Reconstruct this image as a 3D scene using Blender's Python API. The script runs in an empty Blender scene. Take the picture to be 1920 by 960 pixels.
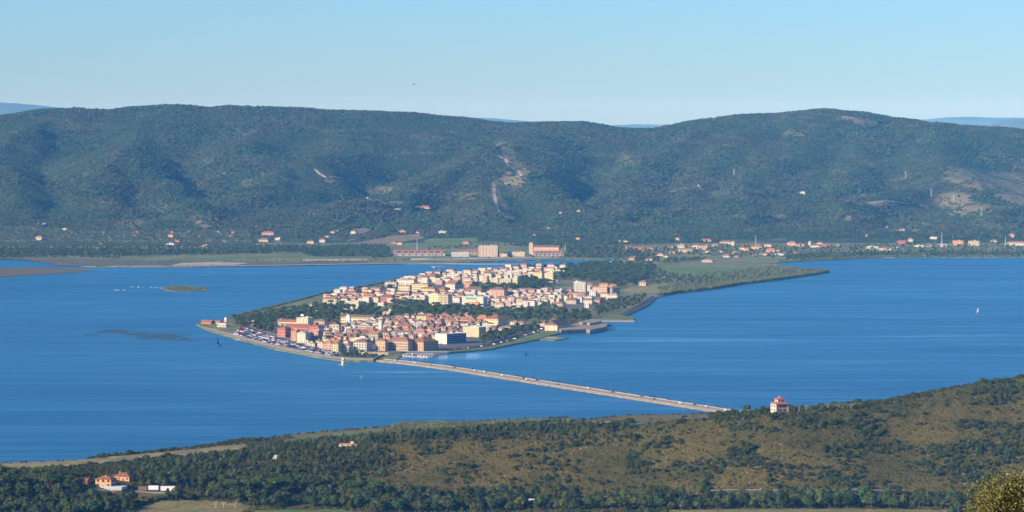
import bpy, bmesh, math, random
import numpy as np
from mathutils import Vector, Matrix
from mathutils.geometry import tessellate_polygon
R = math.radians
scene = bpy.context.scene
COL = scene.collection
random.seed(7); rng = np.random.default_rng(7)

# ------------------------------------------------------------------ camera
F, CH, HOR = 6000.0, 340.0, 215.0          # focal length in photo pixels, eye height, horizon row
cd = bpy.data.cameras.new('camera'); cam = bpy.data.objects.new('camera', cd); COL.objects.link(cam)
cam.location = (0, 0, CH); cam.rotation_euler = (R(90), 0, 0)
cd.sensor_width = 36; cd.lens = 36 * F / 1920; cd.shift_y = -(480 - HOR) / 1920
cd.clip_start = 1; cd.clip_end = 200000
scene.camera = cam

# ------------------------------------------------------------------ sky, sun, exposure
SUN_AZ, SUN_EL = 60.0, 23.0                # sun is behind the camera, 60 degrees round to its left
to_sun = Vector((-math.sin(R(SUN_AZ)) * math.cos(R(SUN_EL)), -math.cos(R(SUN_AZ)) * math.cos(R(SUN_EL)), math.sin(R(SUN_EL))))
w = bpy.data.worlds.new('World'); scene.world = w; w.use_nodes = True
nt = w.node_tree
sky = nt.nodes.new('ShaderNodeTexSky'); sky.sky_type = 'NISHITA'; sky.sun_disc = False
sky.sun_elevation = R(SUN_EL); sky.sun_rotation = math.atan2(to_sun.x, to_sun.y)
sky.altitude = 1500; sky.air_density = 1.4; sky.dust_density = 0.0; sky.ozone_density = 8.0
hs = nt.nodes.new('ShaderNodeMix'); hs.data_type = 'RGBA'; hs.blend_type = 'MULTIPLY'; hs.inputs[0].default_value = 1
hs.inputs[7].default_value = (0.72, 0.99, 1.36, 1)
nt.links.new(sky.outputs[0], hs.inputs[6])
nt.links.new(hs.outputs[2], nt.nodes['Background'].inputs[0])
nt.nodes['Background'].inputs[1].default_value = 0.093
sd = bpy.data.lights.new('sun', 'SUN'); sd.energy = 5.0; sd.angle = R(0.5); sd.color = (1.0, 0.87, 0.70)
sun = bpy.data.objects.new('sun', sd); COL.objects.link(sun)
sun.rotation_euler = (-to_sun).to_track_quat('-Z', 'Y').to_euler()
scene.view_settings.view_transform = 'Standard'; scene.view_settings.look = 'None'
scene.view_settings.exposure = 0.50; scene.view_settings.gamma = 1
HAZE = dict(density=2.9e-5, color=(0.13, 0.48, 1.0, 1))

# ------------------------------------------------------------------ helpers
def P(px, row, z=0.0):
    """the place in the world that a point of the photograph at height z shows"""
    D = (CH - z) * F / (row - HOR)
    return ((px - 960) * D / F, D)
def PD(px, row, D):
    return ((px - 960) * D / F, D, CH - (row - HOR) * D / F)
def mpp(D): return D / F
def tag(o, label=None, cat=None, group=None, kind=None):
    if label: o['label'] = label
    if cat: o['category'] = cat
    if group: o['group'] = group
    if kind: o['kind'] = kind
    return o
def link(name, me, parent=None, loc=(0, 0, 0), rz=0.0):
    o = bpy.data.objects.new(name, me); COL.objects.link(o)
    o.location = loc; o.rotation_euler = (0, 0, rz)
    if parent: o.parent = parent
    return o
def empty(name, loc, rz=0.0):
    o = bpy.data.objects.new(name, None); COL.objects.link(o)
    o.location = loc; o.rotation_euler = (0, 0, rz); o.empty_display_size = 2
    return o
def pymesh(name, vs, fs, mats=(), idx=None, smooth=False):
    me = bpy.data.meshes.new(name); me.from_pydata([tuple(v) for v in vs], [], fs); 
    for m in mats: me.materials.append(m)
    if idx is not None: me.polygons.foreach_set('material_index', idx)
    if smooth: me.polygons.foreach_set('use_smooth', [True] * len(me.polygons))
    me.update(); return me

_ONE = ['', 'first', 'second', 'third', 'fourth', 'fifth', 'sixth', 'seventh', 'eighth', 'ninth', 'tenth', 'eleventh', 'twelfth', 'thirteenth', 'fourteenth', 'fifteenth', 'sixteenth', 'seventeenth', 'eighteenth', 'nineteenth']
def ordinal(n):
    if n < 20: return _ONE[n]
    t = ['twenty', 'thirty', 'forty', 'fifty', 'sixty', 'seventy', 'eighty', 'ninety'][n // 10 - 2]
    return (t[:-1] + 'ieth') if n % 10 == 0 else t + '-' + _ONE[n % 10]
RANKED = []      # (object, what in the singular, plural, where): told apart by counting from the left
def ranked(o, one, many, where): RANKED.append((o, one, many, where)); return o
def rank_all():
    keys = {}
    for o, a, b, c in RANKED:
        keys.setdefault((a, b, c), []).append(o)
    for (a, b, c), L in keys.items():
        L.sort(key=lambda o: o.location.x / max(o.location.y, 1))
        for i, o in enumerate(L):
            o['label'] = f"{a} {c}" if len(L) == 1 else (f"leftmost {a} {c}" if i == 0 else f"rightmost {a} {c}" if i == len(L) - 1 else f"{ordinal(i + 1)} {a} from left {c}")

class MB:
    """collects simple solids with a material number each; build() gives one mesh"""
    def __init__(s): s.v = []; s.f = []; s.i = []
    def add(s, vs, fs, m=0, M=None):
        o = len(s.v)
        s.v += [tuple(M @ Vector(v)) if M else tuple(v) for v in vs]
        s.f += [tuple(o + k for k in f) for f in fs]; s.i += [m] * len(fs)
    def box(s, x0, x1, y0, y1, z0, z1, m=0, M=None, bottom=False):
        vs = [(x0,y0,z0),(x1,y0,z0),(x1,y1,z0),(x0,y1,z0),(x0,y0,z1),(x1,y0,z1),(x1,y1,z1),(x0,y1,z1)]
        fs = [(4,5,6,7),(0,1,5,4),(1,2,6,5),(2,3,7,6),(3,0,4,7)] + ([(3,2,1,0)] if bottom else [])
        s.add(vs, fs, m, M)
    def tube(s, p, q, r0, r1, n=6, m=0, cap=True):
        p = Vector(p); q = Vector(q); d = (q - p).normalized()
        a = d.orthogonal().normalized(); b = d.cross(a); vs = []
        for c, r in ((p, r0), (q, r1)):
            for k in range(n):
                t = 2 * math.pi * k / n; vs.append(c + (a * math.cos(t) + b * math.sin(t)) * r)
        fs = [(k, (k + 1) % n, n + (k + 1) % n, n + k) for k in range(n)]
        if cap: fs.append(tuple(range(n, 2 * n)))
        s.add(vs, fs, m)
    def lathe(s, prof, n=12, m=0, c=(0, 0)):
        vs = []
        for r, z in prof:
            for k in range(n):
                t = 2 * math.pi * k / n; vs.append((c[0] + r * math.cos(t), c[1] + r * math.sin(t), z))
        fs = []
        for j in range(len(prof) - 1):
            for k in range(n):
                fs.append((j*n+k, j*n+(k+1) % n, (j+1)*n+(k+1) % n, (j+1)*n+k))
        if prof[-1][0] > 0.01: fs.append(tuple((len(prof)-1)*n + k for k in range(n)))
        s.add(vs, fs, m)
    def mesh(s, name, mats, smooth=False): return pymesh(name, s.v, s.f, mats, s.i, smooth)

# value noise in numpy
_perm = rng.random((256, 256)).astype(np.float32)
def vnoise(x, y):
    xi = np.floor(x).astype(int); yi = np.floor(y).astype(int); fx = x - xi; fy = y - yi
    fx = fx * fx * (3 - 2 * fx); fy = fy * fy * (3 - 2 * fy)
    g = lambda a, b: _perm[a & 255, b & 255]
    return (g(xi, yi) * (1 - fx) + g(xi + 1, yi) * fx) * (1 - fy) + (g(xi, yi + 1) * (1 - fx) + g(xi + 1, yi + 1) * fx) * fy
def fbm(x, y, s, o=4, ox=0):
    t = 0; a = 1.0; n = 0; x = x / s + ox; y = y / s + ox * 1.7
    for k in range(o):
        t = t + a * vnoise(x, y); n += a; a *= 0.5; x = x * 2.03 + 11.3; y = y * 2.03 + 5.1
    return t / n
def sstep(a, b, x):
    t = np.clip((x - a) / (b - a), 0, 1); return t * t * (3 - 2 * t)
def inpoly(x, y, poly):
    x = np.asarray(x, float); y = np.asarray(y, float); c = np.zeros(x.shape, bool); n = len(poly)
    for i in range(n):
        x0, y0 = poly[i]; x1, y1 = poly[(i + 1) % n]
        if y0 == y1: continue
        c ^= ((y0 > y) != (y1 > y)) & (x < (x1 - x0) * (y - y0) / (y1 - y0) + x0)
    return c
def px_of(X, Y): return 960 + F * X / Y
def row_of(Y, z): return HOR + F * (CH - z) / Y

# ------------------------------------------------------------------ materials
def mat(name, base=(.5, .5, .5), rough=0.8, spec=0.3, var=0.0, vscale=1.0, detail=4, c2=None, objcol=False, objrand=0.0, bump=0.0, bscale=None, metal=0.0, stretch=None, blend=(0.35, 0.65), third=None):
    m = bpy.data.materials.new(name); m.use_nodes = True; t = m.node_tree; L = t.links
    b = t.nodes['Principled BSDF']; b.inputs['Roughness'].default_value = rough
    b.inputs['Specular IOR Level'].default_value = spec; b.inputs['Metallic'].default_value = metal
    if objcol:
        oi = t.nodes.new('ShaderNodeObjectInfo'); col = oi.outputs['Color']
    else:
        rgb = t.nodes.new('ShaderNodeRGB'); rgb.outputs[0].default_value = (*base, 1); col = rgb.outputs[0]
    geo = t.nodes.new('ShaderNodeNewGeometry'); vec = geo.outputs['Position']
    if stretch:
        mp = t.nodes.new('ShaderNodeMapping'); mp.inputs['Scale'].default_value = stretch; L.new(vec, mp.inputs[0]); vec = mp.outputs[0]
    def noise(sc, det=detail):
        n = t.nodes.new('ShaderNodeTexNoise'); n.inputs['Scale'].default_value = sc; n.inputs['Detail'].default_value = det; L.new(vec, n.inputs['Vector']); return n.outputs[0]
    def mix(fac, a, c, mode='MIX'):
        x = t.nodes.new('ShaderNodeMix'); x.data_type = 'RGBA'; x.blend_type = mode
        if isinstance(fac, float): x.inputs[0].default_value = fac
        else: L.new(fac, x.inputs[0])
        for i, q in ((6, a), (7, c)):
            if isinstance(q, tuple): x.inputs[i].default_value = (*q, 1)
            else: L.new(q, x.inputs[i])
        return x.outputs[2]
    def ramp(f, lo, hi, a=0.0, c=1.0):
        x = t.nodes.new('ShaderNodeMapRange'); x.inputs[1].default_value = lo; x.inputs[2].default_value = hi
        x.inputs[3].default_value = a; x.inputs[4].default_value = c; L.new(f, x.inputs[0]); return x.outputs[0]
    if c2: col = mix(ramp(noise(vscale), *blend), col, c2)
    if third: col = mix(ramp(noise(third[1]), third[2], third[3]), col, third[0])
    if var:
        v = ramp(noise(vscale * 3.1 if c2 else vscale), 0.3, 0.7, 1 - var, 1 + var)
        hsv = t.nodes.new('ShaderNodeHueSaturation'); L.new(col, hsv.inputs['Color']); L.new(v, hsv.inputs['Value']); col = hsv.outputs[0]
    if objrand:
        oi2 = t.nodes.new('ShaderNodeObjectInfo')
        hsv = t.nodes.new('ShaderNodeHueSaturation'); L.new(col, hsv.inputs['Color'])
        L.new(ramp(oi2.outputs['Random'], 0, 1, 1 - objrand, 1 + objrand), hsv.inputs['Value'])
        wn = t.nodes.new('ShaderNodeTexWhiteNoise'); wn.noise_dimensions = '1D'; L.new(oi2.outputs['Random'], wn.inputs['W'])
        L.new(ramp(wn.outputs[0], 0, 1, 0.5 - objrand * 0.10, 0.5 + objrand * 0.06), hsv.inputs['Hue'])
        col = hsv.outputs[0]
    L.new(col, b.inputs['Base Color'])
    if bump:
        bp = t.nodes.new('ShaderNodeBump'); bp.inputs['Strength'].default_value = 1; bp.inputs['Distance'].default_value = bump
        L.new(noise(bscale or vscale * 4), bp.inputs['Height']); L.new(bp.outputs[0], b.inputs['Normal'])
    m.diffuse_color = (*base, 1)
    return m

M_leafnear = mat('maquis_leaves', (0.052, 0.067, 0.013), 0.7, 0.2, var=.3, vscale=.25, objrand=.40)
M_leafdark = mat('dark_tree_leaves', (0.054, 0.080, 0.016), 0.7, 0.2, var=.3, vscale=.2, objrand=.55)
M_leafgrey = mat('grey_green_leaves', (0.085, 0.098, 0.040), 0.7, 0.2, var=.3, vscale=.2, objrand=.4)
M_leafpine = mat('pine_needles', (0.064, 0.100, 0.016), 0.7, 0.2, var=.25, vscale=.3, objrand=.22)
M_leafpale = mat('pale_scrub_leaves', (0.128, 0.112, 0.024), 0.8, 0.2, var=.3, vscale=.4, objrand=.35)
M_leaffar = mat('far_wood_leaves', (0.050, 0.092, 0.032), 0.8, 0.1, var=.2, vscale=.006, c2=(0.080, 0.086, 0.044), blend=(.40, .62), objrand=.55)
M_leafmid = mat('plain_wood_leaves', (0.048, 0.080, 0.026), 0.8, 0.1, var=.3, vscale=.012, c2=(0.085, 0.115, 0.035), objrand=.40)
M_olive = mat('olive_leaves', (0.080, 0.110, 0.050), 0.8, 0.1, objrand=.3)
M_reed = mat('reeds', (0.15, 0.17, 0.07), 0.8, 0.1, var=.25, vscale=.03, objrand=.35)
M_bark = mat('bark', (0.16, 0.12, 0.09), 0.9, 0.1, var=.3, vscale=.5)
# ------------------------------------------------------------------ the lagoon
def water_material():
    m = bpy.data.materials.new('lagoon_water'); m.use_nodes = True; t = m.node_tree; L = t.links; b = t.nodes['Principled BSDF']
    geo = t.nodes.new('ShaderNodeNewGeometry')
    def noise(scale, s3, det, rot=0.0, dist=0.0):
        mp = t.nodes.new('ShaderNodeMapping'); mp.inputs['Scale'].default_value = s3; mp.inputs['Rotation'].default_value = (0, 0, rot)
        L.new(geo.outputs['Position'], mp.inputs[0])
        n = t.nodes.new('ShaderNodeTexNoise'); n.inputs['Scale'].default_value = scale; n.inputs['Detail'].default_value = det
        n.inputs['Distortion'].default_value = dist; L.new(mp.outputs[0], n.inputs['Vector']); return n.outputs[0]
    def mr(f, lo, hi, a, c):
        x = t.nodes.new('ShaderNodeMapRange'); x.interpolation_type = 'SMOOTHSTEP'
        for i, v in enumerate((lo, hi, a, c)): x.inputs[i + 1].default_value = v
        L.new(f, x.inputs[0]); return x.outputs[0]
    def math_(op, a, c):
        x = t.nodes.new('ShaderNodeMath'); x.operation = op
        for i, q in enumerate((a, c)):
            if isinstance(q, float): x.inputs[i].default_value = q
            else: L.new(q, x.inputs[i])
        return x.outputs[0]
    # wind streaks: long calm lanes between ruffled water
    s1 = noise(1.0, (0.0011, 0.0065, 1), 4, 0.03, 0.6); s2 = noise(1.0, (0.0035, 0.028, 1), 3, -0.04, 0.3)
    s3 = noise(1.0, (0.0006, 0.0022, 1), 5, 0.1, 0.8)
    lane = mr(s1, 0.54, 0.76, 0.0, 0.85); fine = mr(s2, 0.38, 0.68, 0.0, 1.0)
    calm = math_('MAXIMUM', math_('MULTIPLY', lane, mr(s2, .3, .7, .45, 1.0)), math_('MULTIPLY', fine, 0.42))
    cm = t.nodes.new('ShaderNodeMix'); cm.data_type = 'RGBA'
    cm.inputs[6].default_value = (0.016, 0.120, 0.232, 1); cm.inputs[7].default_value = (0.026, 0.160, 0.285, 1)
    L.new(mr(s3, .35, .65, 0, 1), cm.inputs[0]); L.new(cm.outputs[2], b.inputs['Base Color'])
    for (mx_, my_), rad in ((P(843, 667, 0), 150.0),):      # water sheltered by the quay and the shore lies still
        vd = t.nodes.new('ShaderNodeVectorMath'); vd.operation = 'DISTANCE'; L.new(geo.outputs['Position'], vd.inputs[0]); vd.inputs[1].default_value = (mx_, my_, 0)
        calm = math_('MAXIMUM', calm, mr(vd.outputs['Value'], rad * .1, rad, 0.9, 0.0))
    L.new(mr(calm, 0, 1, 0.40, 0.13), b.inputs['Roughness'])
    b.inputs['IOR'].default_value = 1.333; L.new(mr(calm, 0, 1, 0.28, 0.5), b.inputs['Specular IOR Level'])
    rip = noise(1.0, (0.06, 0.22, 1), 5, 0.15)
    bp = t.nodes.new('ShaderNodeBump'); bp.inputs['Distance'].default_value = 0.9; L.new(rip, bp.inputs['Height'])
    L.new(mr(calm, 0, 1, 0.9, 0.12), bp.inputs['Strength']); L.new(bp.outputs[0], b.inputs['Normal'])
    return m
wm = pymesh('water', [(-9000, 1500, 0), (9000, 1500, 0), (9000, 12000, 0), (-9000, 12000, 0)], [(0, 1, 2, 3)], [water_material()])
tag(link('water', wm), kind='structure')

# ------------------------------------------------------------------ flat land: town peninsula and mainland plain
M_land = mat('lowland_grass', (0.22, 0.225, 0.085), .9, .1, var=.3, vscale=.012, c2=(0.13, 0.155, 0.055), third=((0.20, 0.16, 0.09), .006, .56, .70))
M_marsh = mat('marsh_ground', (0.17, 0.14, 0.085), .9, .1, var=.3, vscale=.02, c2=(0.10, 0.115, 0.055), third=((0.15, 0.115, 0.075), .008, .5, .66), stretch=(.3, 1, 1))
M_sand = mat('sandy_shore', (0.42, 0.35, 0.26), .9, .1, var=.25, vscale=.05)
M_pave = mat('pale_paving', (0.34, 0.31, 0.27), .9, .1, var=.2, vscale=.03)
M_asph = mat('asphalt', (0.062, 0.062, 0.066), .85, .2, var=.25, vscale=.05)
M_road = mat('worn_road', (0.22, 0.20, 0.18), .85, .2, var=.15, vscale=.03)
M_stone = mat('stone_masonry', (0.30, 0.24, 0.17), .9, .1, var=.35, vscale=.12, bump=.1)
M_lawn = mat('lawn', (0.15, 0.18, 0.05), .9, .1, var=.25, vscale=.03)
M_soil = mat('ploughed_soil', (0.23, 0.18, 0.105), .9, .1, var=.2, vscale=.02)
M_green = mat('green_crop', (0.13, 0.19, 0.05), .9, .1, var=.2, vscale=.02)
M_dry = mat('dry_grass', (0.34, 0.27, 0.10), .9, .1, var=.3, vscale=.03, c2=(0.20, 0.17, 0.075))

def sheet(name, poly, z, material, depth=1.5, kind='structure', jag=0.0, parent=None):
    """a slab of ground; poly = photo points on the ground plane at height z"""
    pts = [P(a, b, z) for a, b in poly]
    return slab(name, pts, z, material, depth, kind, jag, parent)
def slab(name, pts, z, material, depth=1.5, kind='structure', jag=0.0, parent=None):
    if jag:
        out = []
        for i, (x0, y0) in enumerate(pts):
            x1, y1 = pts[(i + 1) % len(pts)]; L = math.hypot(x1 - x0, y1 - y0); n = min(60, max(1, int(L / 9)))
            nx, ny = -(y1 - y0) / max(L, .01), (x1 - x0) / max(L, .01)
            for k in range(n):
                t = k / n; d = 0 if k == 0 else random.uniform(-jag, jag)
                out.append((x0 + (x1 - x0) * t + nx * d, y0 + (y1 - y0) * t + ny * d))
        pts = out
    n = len(pts); tris = tessellate_polygon([[Vector((x, y, 0)) for x, y in pts]])
    vs = [(x, y, z) for x, y in pts] + [(x, y, z - depth) for x, y in pts]
    fs = []
    for a, b, c in tris:
        (x0, y0), (x1, y1), (x2, y2) = pts[a], pts[b], pts[c]
        fs.append((a, b, c) if (x1 - x0) * (y2 - y0) - (x2 - x0) * (y1 - y0) > 0 else (a, c, b))
    ar = sum(pts[i][0] * pts[(i + 1) % n][1] - pts[(i + 1) % n][0] * pts[i][1] for i in range(n))
    for i in range(n):
        j = (i + 1) % n
        fs.append((i, n + i, n + j, j) if ar > 0 else (i, j, n + j, n + i))
    o = link(name, pymesh(name, vs, fs, [material]), parent)
    if kind: o['kind'] = kind
    return o
TOWN = [(368,607.5),(374,612),(400,622),(440,633),(475,643),(520,655),(560,662),(590,668.5),(620,673),(650,676),(700,676.5),(720,674),(745,672),
        (752,667),(756,661),(800,660.5),(838,661),(880,658),(920,654.5),(960,645.5),(990,640),(1010,635.5),(1018,632.5),(1045,626),(1062,620.5),(1085,620),(1110,617.5),
        (1138,612.5),(1142,609),(1128,604),(1118,601.5),(1190,601.5),(1189,595),(1172,592.5),(1215,573),(1232,557),(1270,549.5),(1330,543.5),(1390,533.5),
        (1450,526),(1510,518),(1556,510.5),(1545,508),(1500,505),(1462,501),(1443,496),(1462,491.5),(1560,487),(1650,482.5),(1750,482),(1920,482),(2300,481)]
BACK = [(2300, 440), (-400, 440)]
LEFT = [(-400,482),(0,483),(50,485),(84,491),(110,497),(180,500),(300,500),(500,498),(690,494.5),(830,492.5),(920,489.5),(1060,486.5),(1160,486),(1172,488)]
NORTH = [(1165,490),(1120,493),(1040,497),(960,503),(880,508.5),(850,511),(800,516),(750,526),(720,531),(680,539),(640,544),(600,553),(560,564),(520,574),
         (480,584),(440,593),(420,599),(385,602.5)]
land_poly = LEFT + NORTH + TOWN + BACK
sheet('land', land_poly, 1.5, M_land, 2.2, jag=2.5)
sheet('marsh', [(-400,502.5),(0,502),(60,500.5),(100,502),(140,503),(180,507),(150,510),(90,514),(40,517),(0,520),(-400,524)], .6, M_marsh, 1, jag=2)
sheet('marsh', [(-400,484),(0,485),(45,486.5),(84,492),(112,498),(180,499.5),(300,499.5),(500,497.5),(690,494.3),(690,490),(500,491),(400,490),(250,487),(120,484),(0,483)], 1.6, M_marsh, .3, jag=1)
sheet('sandbar', [(690,494.7),(760,492.6),(830,492.2),(900,494),(1010,495),(1010,495.8),(900,495.4),(830,494.6),(760,495)], .5, M_sand, 1, jag=2)
sheet('shore_sand', [(200,499.6),(400,499.3),(500,497.9),(690,494.9),(760,493.9),(760,493.2),(690,493.8),(500,496.8),(400,498),(200,498.6)], 1.7, M_sand, .3, jag=1)
sheet('islet', [(303,539.5),(318,536),(335,534.5),(352,535.5),(372,538),(392,538.5),(384,541),(396,545),(370,545.6),(340,546),(312,544.5)], .7, mat('islet_grass', (0.20,0.19,0.07), .9, .1, var=.3, vscale=.05, c2=(.10,.12,.05)), 1, jag=3)

# ------------------------------------------------------------------ far hills
RIDGES = [
 (0.24, [(-300,250,11200),(-60,222,11200),(0,213,11200),(80,203,11200),(140,200.5,11200),(200,203.5,11200),(260,198,11200),(330,194.5,11200),(390,200,11200),(430,196,11200),(520,198.5,11200),(620,204,11150),(700,207,11100),(790,211,11100),(860,216,11100),(900,223,11100),(960,228,11100),(1020,227,11050),(1080,226,11000),(1140,237,11000),(1200,240,11000),(1240,240,11000),(1300,228,11000),(1340,220,11000),(1400,211,11000),(1450,209.5,11000),(1540,201,11000),(1600,207,11000),(1680,219,11000),(1750,229,10950),(1800,235,10900),(1860,239,10900),(1920,244,10900),(2100,262,10900),(2300,300,10900)]),
 (.50, [(300,225,11000),(240,262,10500),(232,278,10250),(290,325,9800),(350,368,9400),(398,402,9050)]),
 (0.47, [(232,278,10250),(212,330,9700),(196,390,9150),(190,432,8750)]),
 (0.44, [(660,240,10900),(645,283,10350),(560,318,9950),(480,352,9600),(420,388,9300),(370,425,8850)]),
 (0.47, [(1015,250,10700),(945,276,10050),(850,308,9750),(740,348,9450),(650,392,9100),(560,424,8850)]),
 (0.56, [(945,276,10050),(985,312,9700),(1050,368,9250),(1110,412,8950)]),
 (0.56, [(945,276,10050),(925,330,9500),(920,380,9100),(945,424,8750)]),
 (0.44, [(1300,245,10700),(1235,300,10100),(1180,360,9450),(1150,412,8950)]),
 (0.40, [(1540,215,10900),(1475,290,10200),(1415,350,9600),(1370,405,9000)]),
 (0.44, [(1750,240,10800),(1780,308,9950),(1700,342,9600),(1600,382,9150),(1560,425,8800)]),
 (0.44, [(1780,308,9950),(1840,345,9500),(1890,395,9050),(1900,430,8750)]),
 (0.44, [(1780,308,9950),(1920,338,9850),(2080,370,9700)]),
 (0.44, [(60,225,10950),(-20,290,10250),(20,340,9650),(50,400,9100)]),
 (0.44, [(-20,290,10250),(-120,350,9500)]),
 (0.44, [(480,225,11000),(440,262,10500),(500,300,10050)]),
 (0.44, [(1400,235,10700),(1340,300,10100),(1290,360,9500),(1260,410,9000)]),
 (0.44, [(1620,240,10800),(1610,300,10150),(1560,350,9600),(1480,400,9100)]),
]
def hill_z(X, Y):
    acc = np.zeros_like(X); k = 9.0
    wx = X + (fbm(X, Y, 260, 3, 3.3) - .5) * 150; wy = Y + (fbm(X, Y, 260, 3, 9.1) - .5) * 150
    for s, pts in RIDGES:
        w3 = [PD(*p) for p in pts]
        best = np.full_like(X, -1e3)
        for (x0, y0, z0), (x1, y1, z1) in zip(w3[:-1], w3[1:]):
            crest = s == .24
            ax, ay = (X, Y) if crest else (wx, wy)
            dx, dy = x1 - x0, y1 - y0; t = np.clip(((ax - x0) * dx + (ay - y0) * dy) / (dx * dx + dy * dy), 0, 1)
            d = np.hypot(ax - x0 - t * dx, ay - y0 - t * dy)
            best = np.maximum(best, z0 + (z1 - z0) * t - s * (np.sqrt(d * d + 60 ** 2) - 60))
        acc = acc + np.exp(np.clip(best - 200, -400, 250) / k)
    z = 200 + k * np.log(acc + 1e-30)
    near = sstep(9000, 10300, Y) ; 
    n = (fbm(X, Y, 420, 5, 1.7) - .5) * 70 * (1 - sstep(10600, 11000, Y) * .85) + (np.abs(fbm(X, Y, 380, 4, 5.2) - .5) * 75 - 7) * (1 - sstep(10700, 11000, Y) * .8)
    z = z + n * sstep(8500, 9100, Y) - 6
    foot = 1.2 + np.minimum(np.maximum(0, Y - 8450) * .06, 60) * (1 - sstep(11500, 13500, Y))
    zz = np.maximum(z, foot * sstep(8380, 8500, Y) + .9)
    m = np.clip((zz - z) / 30, 0, 1)
    return np.where(Y < 8400, 1.0, zz)
def grid_mesh(name, xs, ys, zf, mats, extra=None):
    X, Y = np.meshgrid(xs, ys); Z = zf(X, Y)
    nx, ny = len(xs), len(ys)
    me = bpy.data.meshes.new(name); me.vertices.add(nx * ny)
    me.vertices.foreach_set('co', np.stack([X, Y, Z], -1).astype(np.float32).ravel())
    i = (np.arange(ny - 1)[:, None] * nx + np.arange(nx - 1)[None, :]).ravel()
    q = np.stack([i, i + 1, i + nx + 1, i + nx], -1).astype(np.int32)
    me.loops.add(q.size); me.loops.foreach_set('vertex_index', q.ravel())
    me.polygons.add(len(q)); me.polygons.foreach_set('loop_start', np.arange(0, q.size, 4, dtype=np.int32)); me.polygons.foreach_set('loop_total', np.full(len(q), 4, np.int32))
    me.polygons.foreach_set('use_smooth', np.ones(len(q), bool))
    for m in mats: me.materials.append(m)
    me.update(calc_edges=True)
    if extra is not None:
        a = me.attributes.new('cover', 'FLOAT', 'POINT'); a.data.foreach_set('value', extra(X, Y, Z).astype(np.float32).ravel())
    return me
# clearings in the far woods, as ground places (photo column, photo row, half width, half height)
CLEAR = [(948,286,15,13,1),(956,300,15,10,1),(968,312,13,9,1),(982,324,12,9,1),(958,338,28,8,1),(928,365,7,26,1),(942,392,10,12,1),(955,330,10,10,.4),(958,408,8,5,.8),
 (1862,340,60,18,.95),(1800,330,34,16,.8),(1905,362,40,26,.9),(1790,375,40,16,.7),(1840,390,60,10,.7),(1700,392,36,7,.7),(1640,382,36,5,.7),(1800,400,30,6,.6),
 (1620,228,20,6,.7),(1590,222,26,3,.8),(1500,250,30,8,.4),(700,355,40,8,.55),(740,380,24,4,.6),(620,338,10,4,.8),(640,335,8,3,.8),(215,300,16,24,.3),
 (250,418,36,10,.6),(372,418,8,4,1),(385,424,12,4,.8),(1180,300,30,10,.3),(1400,430,20,5,.4),(1460,405,16,4,.6),(1590,410,7,5,.9),(1200,390,24,6,.3),(880,370,20,8,.4),(130,235,30,10,.3),(1480,330,26,9,.3),(1740,420,30,6,.5),(1690,432,30,3,.8)]
def clearing(px, row):
    c = np.zeros_like(px)
    for a, b, ra, rb, s in CLEAR:
        c = np.maximum(c, s * np.exp(-(((px - a) / ra) ** 2 + ((row - b) / rb) ** 2) ** 1.5))
    return c
def hill_cover(X, Y, Z):
    c = clearing(px_of(X, Y), row_of(Y, Z))
    return np.clip(c + .3 * sstep(.60, .72, fbm(X, Y, 70, 4, 8.8)), 0, 1)
def cover_material(name, a, b, tex=0.02):
    m = mat(name, a, .9, .1, var=.3, vscale=tex); t = m.node_tree
    bs = t.nodes['Principled BSDF']; src = bs.inputs['Base Color'].links[0].from_socket
    at = t.nodes.new('ShaderNodeAttribute'); at.attribute_name = 'cover'
    n = t.nodes.new('ShaderNodeTexNoise'); n.inputs['Scale'].default_value = tex * 2; n.inputs['Detail'].default_value = 5
    g = t.nodes.new('ShaderNodeNewGeometry'); t.links.new(g.outputs['Position'], n.inputs['Vector'])
    ma = t.nodes.new('ShaderNodeMath'); ma.operation = 'MULTIPLY_ADD'; t.links.new(n.outputs[0], ma.inputs[0]); ma.inputs[1].default_value = .6; t.links.new(at.outputs['Fac'], ma.inputs[2])
    mr = t.nodes.new('ShaderNodeMapRange'); t.links.new(ma.outputs[0], mr.inputs[0]); mr.inputs[1].default_value = .4; mr.inputs[2].default_value = .8
    mx = t.nodes.new('ShaderNodeMix'); mx.data_type = 'RGBA'; t.links.new(mr.outputs[0], mx.inputs[0]); t.links.new(src, mx.inputs[6]); mx.inputs[7].default_value = (*b, 1)
    t.links.new(mx.outputs[2], bs.inputs['Base Color'])
    return m
M_hill = cover_material('wooded_hill_ground', (0.044, 0.072, 0.030), (0.19, 0.165, 0.085))
hm = grid_mesh('hills', np.arange(-2600, 2601, 13.0), np.concatenate([np.arange(8300, 11700, 13.0), np.arange(11700, 14000, 60.0)]), hill_z, [M_hill], hill_cover)
tag(link('hills', hm), kind='structure')
# far mountains and the plain under them
def mountain(name, pts, D, thick, c):
    xs = np.linspace(pts[0][0], pts[-1][0], 160); rows = np.interp(xs, [p[0] for p in pts], [p[1] for p in pts])
    rows = rows + (fbm(xs, xs * 0, 18, 4, D / 1000) - .5) * 2.4
    vs = []; 
    prof = [(-1, 0), (-.6, .35), (-.3, .7), (0, 1), (.4, .6), (1, 0)]
    for j, (dt, hh) in enumerate(prof):
        for x, r in zip(xs, rows):
            Dd = D + dt * thick; top = CH - (r - HOR) * D / F
            hn = hh * (1 + (0 if hh in (0, 1) else .25 * (float(fbm(np.array([x]), np.array([j * 7.0]), 14, 3)[0]) - .5)))
            vs.append(((x - 960) * D / F, Dd, max(top, 3) * hn))
    n = len(xs); fs = [(j*n+i, j*n+i+1, (j+1)*n+i+1, (j+1)*n+i) for j in range(len(prof)-1) for i in range(n-1)]
    tag(link(name, pymesh(name, vs, fs, [c], smooth=True)), kind='structure')
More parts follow.
